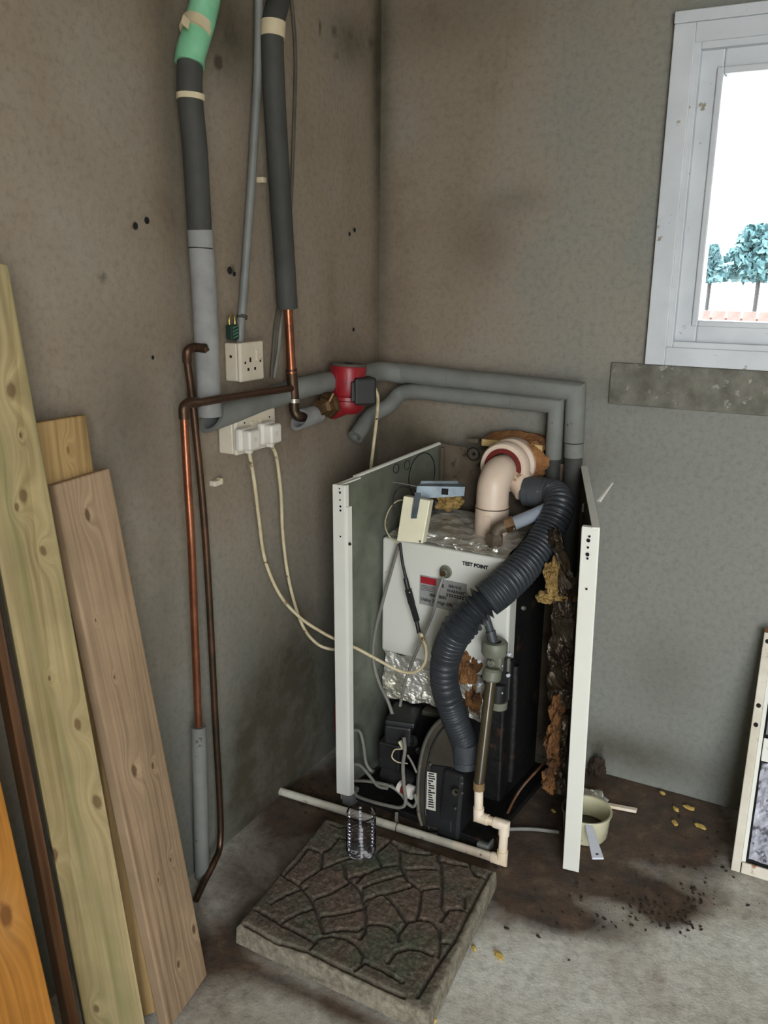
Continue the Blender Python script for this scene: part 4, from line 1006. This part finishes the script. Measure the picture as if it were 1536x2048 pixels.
# fan scroll: axis across the boiler, seen obliquely
vc = V((.415, -.400, .150)); vax = V((1, -.10, .0)).normalized()
lath('fan_scroll', [(0,-.030),(.050,-.030),(.068,-.028),(.080,-.020),(.084,-.012),(.084,.020),(.078,.036),(0,.036)], vc + V((-.005,.035,.005)), M['burner'], bu, vax, 48)
lath('scroll_rim', [(.080,-.024),(.087,-.022),(.088,-.014),(.084,-.008)], vc + V((-.005,.035,.005)), M['burner'], bu, vax, 48)
oc = [(912,1428),(893,1431),(872,1448),(856,1474),(846,1506),(840,1545),(838,1590),(840,1625),(846,1650),(893,1668),(915,1670),(915,1500)]
of = [hy(px, py, -.455 - .068*(py-1430)/240) for px, py in oc]
nb_ = len(of); vv = of + [p + V((-.01,.11,.0)) for p in of]
cy_ = lambda py: -.455 - .068*(py-1430)/240
bm = bmesh.new(); bv = [bm.verts.new(p) for p in vv]
bm.faces.new(bv[:nb_]); bm.faces.new(list(reversed(bv[nb_:])))
for k in range(nb_): bm.faces.new([bv[k], bv[nb_+k], bv[nb_+(k+1)%nb_], bv[(k+1)%nb_]])
bmesh.ops.recalc_face_normals(bm, faces=bm.faces)
o = link('scroll_casing', bm_to_me(bm), M['burner'], bu); sm(o, 30)
tube('casing_rim', [p + V((-.002,-.004,0)) for p in of[:9]], .0055, M['grey_cast'], bu, 10, n=6)
tube('casing_rim', [p + V((.018,-.004,-.004)) for p in of[1:9]], .0025, M['burner_bk'], bu, 8, n=6)
link('front_plate', slab4([hy(862,1528,cy_(1528)-.004), hy(905,1534,cy_(1534)-.004), hy(903,1667,cy_(1667)-.004), hy(850,1650,cy_(1650)-.004)], (0,-1,0), .010, .002), M['burner_bk'], bu)
link('side_housing', hexa([V((.452,-.524,.026)), V((.516,-.527,.026)), V((.516,-.38,.026)), V((.458,-.38,.026)), V((.458,-.502,.205)), V((.514,-.505,.205)), V((.514,-.38,.215)), V((.458,-.38,.215))], .009, 3), M['burner_bk'], bu)
tube('air_spigot', [V((.487,-.432,.19)), V((.487,-.432,.232))], .034, M['burner_bk'], bu, 26, False)
lath('round_recess', [(.004,0),(.008,.001),(.0095,.003),(.010,0)], hy(913,1583,-.523), M['burner'], bu, (0,-1,.05), 18)
for px, py in ((927,1529),(926,1565),(926,1585),(912,1616),(861,1526),(838,1622)):
    lath('screw', [(0,0),(.0035,0),(.0028,.003),(0,.0035)], hy(px, py, (-.524 if px > 905 else cy_(py)-.005)), M['steel'], bu, (0,-1,.1), 10)
lb = slab4([hy(854,1541,cy_(1541)-.0062), hy(873,1545,cy_(1545)-.0062), hy(871,1622,cy_(1622)-.0062), hy(852,1617,cy_(1617)-.0062)], (0,-1,0), .001)
lab = link('data_sticker', lb, M['paper_w'], bu)
for k in range(15):
    rr = random.Random(k); t = .04 + k*.062; w0 = rr.uniform(.08,.2); w1 = rr.uniform(.35,.92)
    yy = 1541 + 77*t
    link('small_print', slab4([hy(854+19*w0,yy,cy_(yy)-.0070), hy(854+18*w1,yy+2,cy_(yy+2)-.0070), hy(854+18*w1,yy+4.4,cy_(yy+4.4)-.0070), hy(854+19*w0,yy+2.4,cy_(yy+2.4)-.0070)], (0,-1,0), .0006), M['ink'], lab)
# control box, coil, motor, pump
kb = V((.315,-.420,.262))
link('control_box', obox(V((.300,-.415,.235)), (1,.25,0), (-.25,1,0), (0,0,1), .070, .10, .055, .006), M['black'], bu)
link('control_lid', obox(V((.302,-.405,.268)), (1,.25,0), (-.25,1,0), (0,.06,1), .078, .115, .016, .005), M['burner_bk'], bu)
link('relay_block', obox(V((.285,-.43,.17)), (1,.1,0), (-.1,1,0), (0,0,1), .060, .07, .075, .005), M['black'], bu)
tube('pump_motor', [V((.27,-.44,.115)), V((.365,-.455,.105))], .030, M['black'], bu, 24, False)
tube('white_bush', [V((.332,-.485,.110)), V((.343,-.487,.109))], .017, M['plug'], bu, 20, False)
tube('red_bush', [V((.343,-.487,.109)), V((.356,-.489,.108))], .015, M['gasket'], bu, 20, False)
tube('white_bush', [V((.356,-.489,.108)), V((.374,-.491,.107))], .018, M['plug'], bu, 20, False)
lath('hex_nut', [(0,0),(.008,0),(.008,.006),(.004,.008),(.003,.003),(0,.003)], hy(743,1540,-.46), M['steel'], bu, (-.2,-1,.3), 6)
lath('hex_nut', [(0,0),(.005,0),(.005,.005),(0,.006)], hy(786,1568,-.47), M['steel'], bu, (-.2,-1,.3), 6)
tube('copper_oil_line', [hy(786,1568,-.47), hy(800,1571,-.48), hy(812,1573,-.48)], .002, M['steel'], bu, 8, False)
link('top_cap', obox(V((.385,-.36,.275)), (1,.1,0), (-.1,1,0), (0,0,1), .09, .05, .014, .004), M['burner'], bu)
lath('port', [(0,0),(.014,0),(.015,.006),(.010,.008),(.009,.003),(0,.003)], hy(828,1478,-.45), M['black'], bu, (-.5,-1,.2), 20)
lath('port', [(0,0),(.009,0),(.009,.006),(.006,.007),(.006,.002),(0,.002)], hy(838,1498,-.455), M['black'], bu, (-.5,-1,.2), 20)
link('wire_block', obox(hy(802,1487,-.48), (.6,0,-1), (0,1,0), (1,0,.6), .022, .010, .006, .001), M['ctrl'], bu)
bu.location = (-.0135, .030, -.0232)
# burner wires
wire([hy(708,1460,-.46), hy(720,1464,-.46), hy(727,1490,-.462), hy(732,1525,-.465), hy(742,1542,-.465)], .0042, 'cable_gr', 'grey cable from the left post to the steel nut')
wire([hy(708,1528,-.46), hy(722,1532,-.46), hy(742,1555,-.465), hy(756,1572,-.468), hy(775,1577,-.47)], .0042, 'cable_gr', 'short grey cable under the steel nut')
wire([hy(704,1561,-.46), hy(740,1563,-.463), hy(780,1572,-.468), hy(802,1588,-.47), hy(814,1605,-.478), hy(826,1613,-.48), hy(833,1604,-.482), hy(829,1588,-.48)], .0042, 'cable_gr', 'grey cable curling against the scroll housing')
wire([hy(708,1582,-.475), hy(714,1592,-.475), hy(740,1602,-.475), hy(775,1611,-.478), hy(800,1615,-.48), hy(811,1605,-.484), hy(808,1570,-.486), hy(806,1530,-.486), hy(810,1500,-.48), hy(808,1475,-.47)], .0046, 'cable_gr', 'thick grey cable hanging in a deep loop by the burner')
wire([hy(803,1498,-.482), hy(789,1500,-.482), hy(784,1514,-.482), hy(795,1524,-.482), hy(815,1527,-.482)], .0016, 'cable_cr', 'fine cream earth wire curled by the burner')
wire([hy(815,1510,-.484), hy(824,1525,-.486), hy(833,1545,-.486)], .0028, 'cable_gr', 'grey wire entering the scroll housing')
wire([hz(793,1625,.03), hz(796,1648,.012), hz(830,1662,.008), hz(880,1670,.007), hz(950,1662,.006), hz(1000,1659,.006), hz(1060,1658,.006), hz(1118,1664,.006)], .0048, 'cable_gr', 'grey cable lying on the floor from the burner to the pot')
# rusty rod leaning
wire([hz(1008,1640,.01), hy(1040,1580,-.33), hy(1090,1524,-.27)], .0035, 'wood_d', 'thin rusty rod leaning inside the boiler right side', 'rod', 'rusty_rod')
# red sliver behind left post
o = link('red_canister', lathe([(0,0),(.018,0),(.020,.01),(.020,.075),(.012,.10),(0,.10)], V((.135,-.44,.215)), (0,0,1), 20), M['red']); sm(o)
o.location = (0,0,0)
rc = hy(676,1470,-.46)
o.data.transform(Matrix.Translation(V((rc.x-.135, 0, rc.z-.215)))); tag(o, 'red canister showing as a sliver behind the left post', 'canister')

# ------------------------------------------------------------------ paving slab with moulded joints
sl_top = .046
cs = [hz(652,1636,sl_top), hz(992,1742,sl_top), hz(856,2030,sl_top), hz(474,1850,sl_top)]   # back-left, back-right, front-right, front-left
print('slab', cs)
def slabuv(p):    # inverse bilinear by iteration
    u_, v_ = .5, .5
    for _ in range(12):
        f = (cs[0]*(1-u_)+cs[1]*u_)*(1-v_) + (cs[3]*(1-u_)+cs[2]*u_)*v_ - p
        fu = (cs[1]-cs[0])*(1-v_) + (cs[2]-cs[3])*v_; fv = (cs[3]-cs[0])*(1-u_) + (cs[2]-cs[1])*u_
        det = fu.x*fv.y - fu.y*fv.x
        u_ -= (f.x*fv.y - f.y*fv.x)/det; v_ -= (fu.x*f.y - fu.y*f.x)/det
    return u_, v_
# joint lines traced in the 1536x1249 close-up of (440,1560)-(1040,2048)
Z = lambda x, y: (440 + x/2.56, 1560 + y/2.56)
J = [[(130,740),(300,830),(460,880),(640,970),(830,1060),(940,1110)], [(1380,470),(1290,640),(1200,820),(1100,960),(1010,1110)],
 [(310,480),(400,530),(470,610),(505,700),(530,780)], [(400,530),(520,450),(520,370),(450,345)], [(520,370),(560,350),(600,300)], [(520,450),(620,410),(690,395)],
 [(630,420),(650,500),(720,560),(740,640),(745,740)], [(650,500),(760,470),(830,440),(920,430)], [(830,440),(800,370),(870,310)], [(870,310),(960,370),(1080,380),(1100,340)],
 [(920,430),(920,360),(900,320)], [(920,430),(960,510),(1030,560),(1130,550)], [(960,455),(1040,450),(1130,455)], [(1100,340),(1130,430),(1135,550),(1130,640),(1160,680)],
 [(1130,410),(1200,430),(1280,440),(1280,400)], [(1280,440),(1310,485),(1370,500)], [(1160,665),(1220,655),(1280,670)], [(1250,590),(1250,650)], [(470,610),(560,580),(650,530),(665,510)], [(740,610),(830,580),(900,570),(980,540)],
 [(740,470),(700,520)], [(850,590),(900,640),(950,720)], [(1030,560),(1020,640),(1005,715)], [(505,695),(600,685),(720,660),(745,640)], [(180,660),(240,690),(300,730),(420,790),(490,830)], [(260,630),(330,590),(400,560),(440,550)],
 [(310,730),(360,700),(430,670),(490,650)], [(460,860),(500,810),(570,795),(650,810),(710,850),(730,890),(720,930)], [(530,780),(620,765),(700,770),(745,740)], [(745,740),(800,735),(870,745),(910,780),(915,820)], [(715,810),(740,780),(745,740)],
 [(915,780),(960,725),(1020,710),(1080,720),(1120,760),(1125,830),(1120,900)], [(860,930),(900,880),(960,860),(1030,870),(1085,890)], [(690,970),(740,930),(810,960),(880,1000),(930,1030)], [(1130,720),(1160,670)], [(1130,830),(1190,830)],
 [(570,225),(610,240),(650,235)], [(330,480),(400,410),(450,345)], [(820,270),(880,290),(870,310)], [(735,545),(800,520),(900,490),(940,480)], [(600,290),(640,300),(690,310),(740,300)]]
segs_ = []
for pl_ in J:
    pts_ = [slabuv(hz(*Z(*p), sl_top)) for p in pl_]
    segs_ += [(pts_[i], pts_[i+1]) for i in range(len(pts_)-1)]
SW, SH = (cs[1]-cs[0]).length, (cs[3]-cs[0]).length
def gd(u_, v_):
    best = 9
    x, y = u_*SW, v_*SH
    for (a, b) in segs_:
        ax_, ay_, bx_, by_ = a[0]*SW, a[1]*SH, b[0]*SW, b[1]*SH
        dx, dy = bx_-ax_, by_-ay_; l2 = dx*dx+dy*dy
        t = max(0, min(1, ((x-ax_)*dx+(y-ay_)*dy)/l2)) if l2 > 0 else 0
        d = (x-ax_-t*dx)**2 + (y-ay_-t*dy)**2
        if d < best: best = d
    return math.sqrt(best) if best < 9 else 9
NU, NV = 190, 170
P, F_, gv, ev = [], [], [], []
for j in range(NV+1):
    for i in range(NU+1):
        u_, v_ = i/NU, j/NV
        p = (cs[0]*(1-u_)+cs[1]*u_)*(1-v_) + (cs[3]*(1-u_)+cs[2]*u_)*v_
        d = gd(u_, v_)
        g = math.exp(-(d/.0034)**2); dome = min(1, d/.012)
        h = -.0058*g - .0024*(1-dome) + .0018*noise.noise(p*60) + .0009*noise.noise(p*170) + .0014*math.exp(-((d-.0065)/.0025)**2)
        e = min(u_*SW, (1-u_)*SW, v_*SH, (1-v_)*SH)
        if e < .004: h -= (.004-e)*.8
        P.append(V((p.x, p.y, sl_top + h))); gv.append(g)
        ev.append(max(0, 1 - min((1-v_)*SH/.03, (1-u_)*SW/.02)))
n0 = len(P)
for j in range(NV):
    for i in range(NU):
        a = j*(NU+1)+i; F_.append((a, a+NU+1, a+NU+2, a+1))
rim = [i for i in range(NU+1)] + [j*(NU+1)+NU for j in range(1, NV+1)] + [NV*(NU+1)+i for i in range(NU-1, -1, -1)] + [j*(NU+1) for j in range(NV-1, 0, -1)]
cen = sum(cs, V())/4
layers = [rim]
for zz, ex in ((.038, 1.006), (.02, 1.010), (.002, 1.012)):
    lay = []
    for k in rim:
        q = P[k]; d = (q-cen); r_ = cen + d*ex
        lay.append(len(P)); P.append(V((r_.x + .0012*noise.noise(V((r_.x*50, r_.y*50, zz*60))), r_.y + .0012*noise.noise(V((r_.x*50, r_.y*50, zz*60+5))), zz))); gv.append(0); ev.append(1)
    layers.append(lay)
for a_, b_ in zip(layers[:-1], layers[1:]):
    for k in range(len(rim)):
        k2 = (k+1) % len(rim); F_.append((a_[k], a_[k2], b_[k2], b_[k]))
me = bpy.data.meshes.new('m'); me.from_pydata([tuple(p) for p in P], [], F_)
for an, vals in (('groove', gv), ('edge', ev)):
    at = me.attributes.new(an, 'FLOAT', 'POINT'); at.data.foreach_set('value', vals)
me.update()
o = link('paving_slab', me, M['slab'], None, True); tag(o, 'square concrete slab moulded with crazy-paving joints before the boiler', 'paving slab')

# ribbed clear tumbler on the slab
bc = hz(722, 1706, sl_top)
pr = [(0,.001),(.028,.001),(.031,.004)]
for k in range(9):
    z_ = .008 + k*.0098
    pr += [(.0295,z_),(.0350,z_+.0035),(.0350,z_+.0050),(.0295,z_+.0088)]
pr += [(.0320,.098),(.0335,.104),(.034,.110),(.0335,.110),(.0325,.104)]
s = NT('clear_ribbed_plastic')
trn = s.n('ShaderNodeBsdfTransparent'); trn.inputs[0].default_value = (.86,.85,.90,1)
gl = s.n('ShaderNodeBsdfGlossy'); gl.inputs['Roughness'].default_value = .06
lw = s.n('ShaderNodeLayerWeight'); lw.inputs[0].default_value = .26
mx = s.n('ShaderNodeMixShader'); s.l(lw.outputs['Fresnel'], mx.inputs[0]); s.l(trn.outputs[0], mx.inputs[1]); s.l(gl.outputs[0], mx.inputs[2])
s.l(mx.outputs[0], s.t.nodes['Material Output'].inputs[0])
o = lath('ribbed_tumbler', pr, bc, s.m, None, (0,0,1), 36, 80); tag(o, 'clear ribbed plastic tumbler standing on the paving slab', 'cup')

# ------------------------------------------------------------------ pot
pt = thing('saucepan', 'cream saucepan with white handle behind the right post', 'saucepan')
pcn = hz(1170, 1668, .0); rr_ = .060
print('pot', pcn)
lath('pan', [(0,.002),(rr_*.84,.002),(rr_*.90,.008),(rr_*.97,.066),(rr_*1.03,.068),(rr_*1.03,.072),(rr_*.94,.071),(rr_*.86,.010),(0,.008)], pcn, M['pot'], pt, (0,0,1), 40)
lath('contents', [(0,.020),(rr_*.88,.020),(rr_*.87,.012),(0,.012)], pcn, M['pot_liquid'], pt, (0,0,1), 30)
h0 = pcn + V((.020, -rr_*.96, .066)); h1 = hz(1196,1720,.045)
dh = (h1-h0).normalized(); sd_ = dh.cross(V((0,0,1))).normalized()
link('handle', hexa([h0-sd_*.009, h0+sd_*.009, h1+sd_*.014, h1-sd_*.014, h0-sd_*.009+V((0,0,.005)), h0+sd_*.009+V((0,0,.005)), h1+sd_*.014+V((0,0,.005)), h1-sd_*.014+V((0,0,.005))], .002), M['white_pl'], pt)
lath('handle_hole', [(0,0),(.004,0),(0,.0006)], h1-dh*.012+V((0,0,.0052)), M['dark'], pt, (0,0,1), 10)
# strip of pale offcut, black thing at the corner, stick behind panel
o = link('pale_offcut', obox(hz(1240,1615,.006), (hz(1272,1620,0)-hz(1208,1608,0)), (0,0,1), (0,1,0), .085, .008, .014, .001), M['pvc']); tag(o, 'pale stick lying on the dirty floor right of the pot', 'offcut')
o = link('foil_scrap', blob(hz(1186,1595,.02), .03, .02, .022, .7, sub=3, seed=50), M['foil']); tag(o, 'scrunched foil scrap on the floor behind the saucepan', 'foil')
o = link('black_lump', blob(hy(1195,1538,-.022), .022, .014, .034, .6, sub=4, seed=51), M['debris']); tag(o, 'black lump at the foot of the back wall by the right panel', 'debris')
q0_ = hy(1197,1003,-.19); q1_ = hy(1225,966,-.15)
o = link('white_strip', sweep([q0_, q1_], lambda s,t: .007*(1-.6*t), 8, flat=.4), M['plug']); tag(o, 'white plastic strip poking out beyond the right panel top', 'strip')
o = link('white_hook', obox(onright(1172,1015,.006), (0,1,0), (1,0,0), (0,0,1), .012, .006, .022, .001), M['plug']); o.parent = rpn; o.name = 'spring_clip'
# crumbs
k = 0
cr = [(1325,1586,.010), (1352,1618,.011), (1378,1615,.016), (1350,1646,.012), (1400,1652,.017), (998,1911,.014), (948,1896,.009), (866,2038,.010), (1012,1626,.008), (1107,1622,.008)]
wh = ['by the foot of the back wall', 'left of the long pair near the wall', 'right of the pair near the wall', 'lowest left of the group near the wall', 'longest, nearest the leaning casing door', 'largest right of the paving slab', 'small, close to the slab right edge', 'at the front corner of the paving slab', 'beside the white elbow under the boiler', 'left of the saucepan']
for (px, py, r_), wl_ in zip(cr, wh):
    q = hz(px, py, .004); q.y = min(q.y, -.012)
    o = link('foam_crumb', blob((0,0,0), r_, r_*.5, .004, .4, sub=2, seed=px), M['crumb']); o.location = q; o.rotation_euler[2] = R(random.uniform(-60, 20))
    tag(o, 'yellow foam crumb on the floor, ' + wl_, 'crumb', 'yellow crumbs on the floor')
bm = bmesh.new(); rnd = random.Random(11)
for k in range(380):
    m_ = rnd.random()
    if m_ < .45:
        k_ = rnd.choice(((1350,1835,22,12),(1310,1815,30,10),(1375,1840,14,16),(1290,1845,40,8),(1400,1790,24,16))); px, py = rnd.gauss(k_[0], k_[2]), rnd.gauss(k_[1], k_[3])
    elif m_ < .7: px, py = rnd.gauss(1180, 90), rnd.gauss(1800, 40)
    elif m_ < .88: px, py = rnd.gauss(640, 30), rnd.gauss(1590, 18)
    else: px, py = rnd.gauss(1400, 60), rnd.gauss(1720, 60)
    q = hz(px, py, .001)
    if q.y > -.02 or q.x < .01: continue
    if cs[0].x-.02 < q.x < cs[2].x+.03 and cs[2].y-.02 < q.y < cs[0].y+.02: continue
    s_ = .0008 + .0040*rnd.random()**2
    r0_ = bmesh.ops.create_icosphere(bm, subdivisions=1, radius=s_, matrix=Matrix.Translation(q) @ Matrix.Rotation(rnd.random()*3, 4, 'Z') @ Matrix.Diagonal((1.5,.8,.5,1)))
o = link('floor_debris', bm_to_me(bm), M['debris']); tag(o, 'dark crumbs of dirt scattered over the floor', 'debris', kind='stuff')

# ------------------------------------------------------------------ casing door leaning at the right
cd_ = thing('casing_door', 'white-framed boiler casing door leaning against the back wall at right', 'panel')
b0 = hz(1462,1738,.002); tp = hy(1530,1258,-.035)
print('door', b0, tp)
hgt = tp - b0; hgt.x = tp.x - b0.x
U_ = V((1, .0, 0)); Wd = .46
Hn = hgt.normalized(); nn_ = U_.cross(Hn).normalized()
if nn_.y > 0: nn_ = -nn_
def dpnt(u_, v_, k=0.0): return b0 + U_*u_ + hgt*v_ + nn_*k
link('backing', slab4([dpnt(0,0,-.002), dpnt(Wd,0,-.002), dpnt(Wd,1,-.002), dpnt(0,1,-.002)], nn_, .003), M['dark'], cd_)  # black stands in for the shaded gaps around the linings
link('stile', slab4([dpnt(0,0,.012), dpnt(.020,0,.012), dpnt(.020,1,.012), dpnt(0,1,.012)], nn_, .014, .002), M['rusty_white'], cd_)
link('stile', slab4([dpnt(Wd-.020,0,.012), dpnt(Wd,0,.012), dpnt(Wd,1,.012), dpnt(Wd-.02,1,.012)], nn_, .014, .002), M['rusty_white'], cd_)
link('inner_stile', slab4([dpnt(.020,.04,.006), dpnt(.029,.04,.006), dpnt(.029,.98,.006), dpnt(.020,.98,.006)], nn_, .007, .001), M['white_enamel'], cd_)
link('bottom_rail', slab4([dpnt(.022,0,.012), dpnt(Wd-.02,0,.012), dpnt(Wd-.02,.045,.012), dpnt(.022,.045,.012)], nn_, .014, .002), M['rusty_white'], cd_)
link('cross_band', slab4([dpnt(.031,.46,.008), dpnt(Wd-.02,.46,.008), dpnt(Wd-.02,.555,.008), dpnt(.031,.555,.008)], nn_, .008, .002), M['white_enamel'], cd_)
crumple('mottled_lining', [dpnt(.034,.06,.003), dpnt(Wd-.03,.06,.003), dpnt(Wd-.03,.455,.003), dpnt(.034,.455,.003)], 50, 30, .002, 40, M['speckle'], cd_, 2)
link('grey_lining', slab4([dpnt(.034,.57,.004), dpnt(Wd-.03,.57,.004), dpnt(Wd-.03,.93,.004), dpnt(.034,.93,.004)], nn_, .004), M['grey_pan'], cd_)
for v in (.60, .68, .95):
    lath('hole', [(0,0),(.0055,0),(0,.0008)], dpnt(.010, v, .0124), M['dark'], cd_, nn_, 14)
link('rust_tip', slab4([dpnt(.0,.985,.0125), dpnt(.02,.985,.0125), dpnt(.02,1.003,.0125), dpnt(0,1.003,.0125)], nn_, .015), M['wool_or'], cd_)
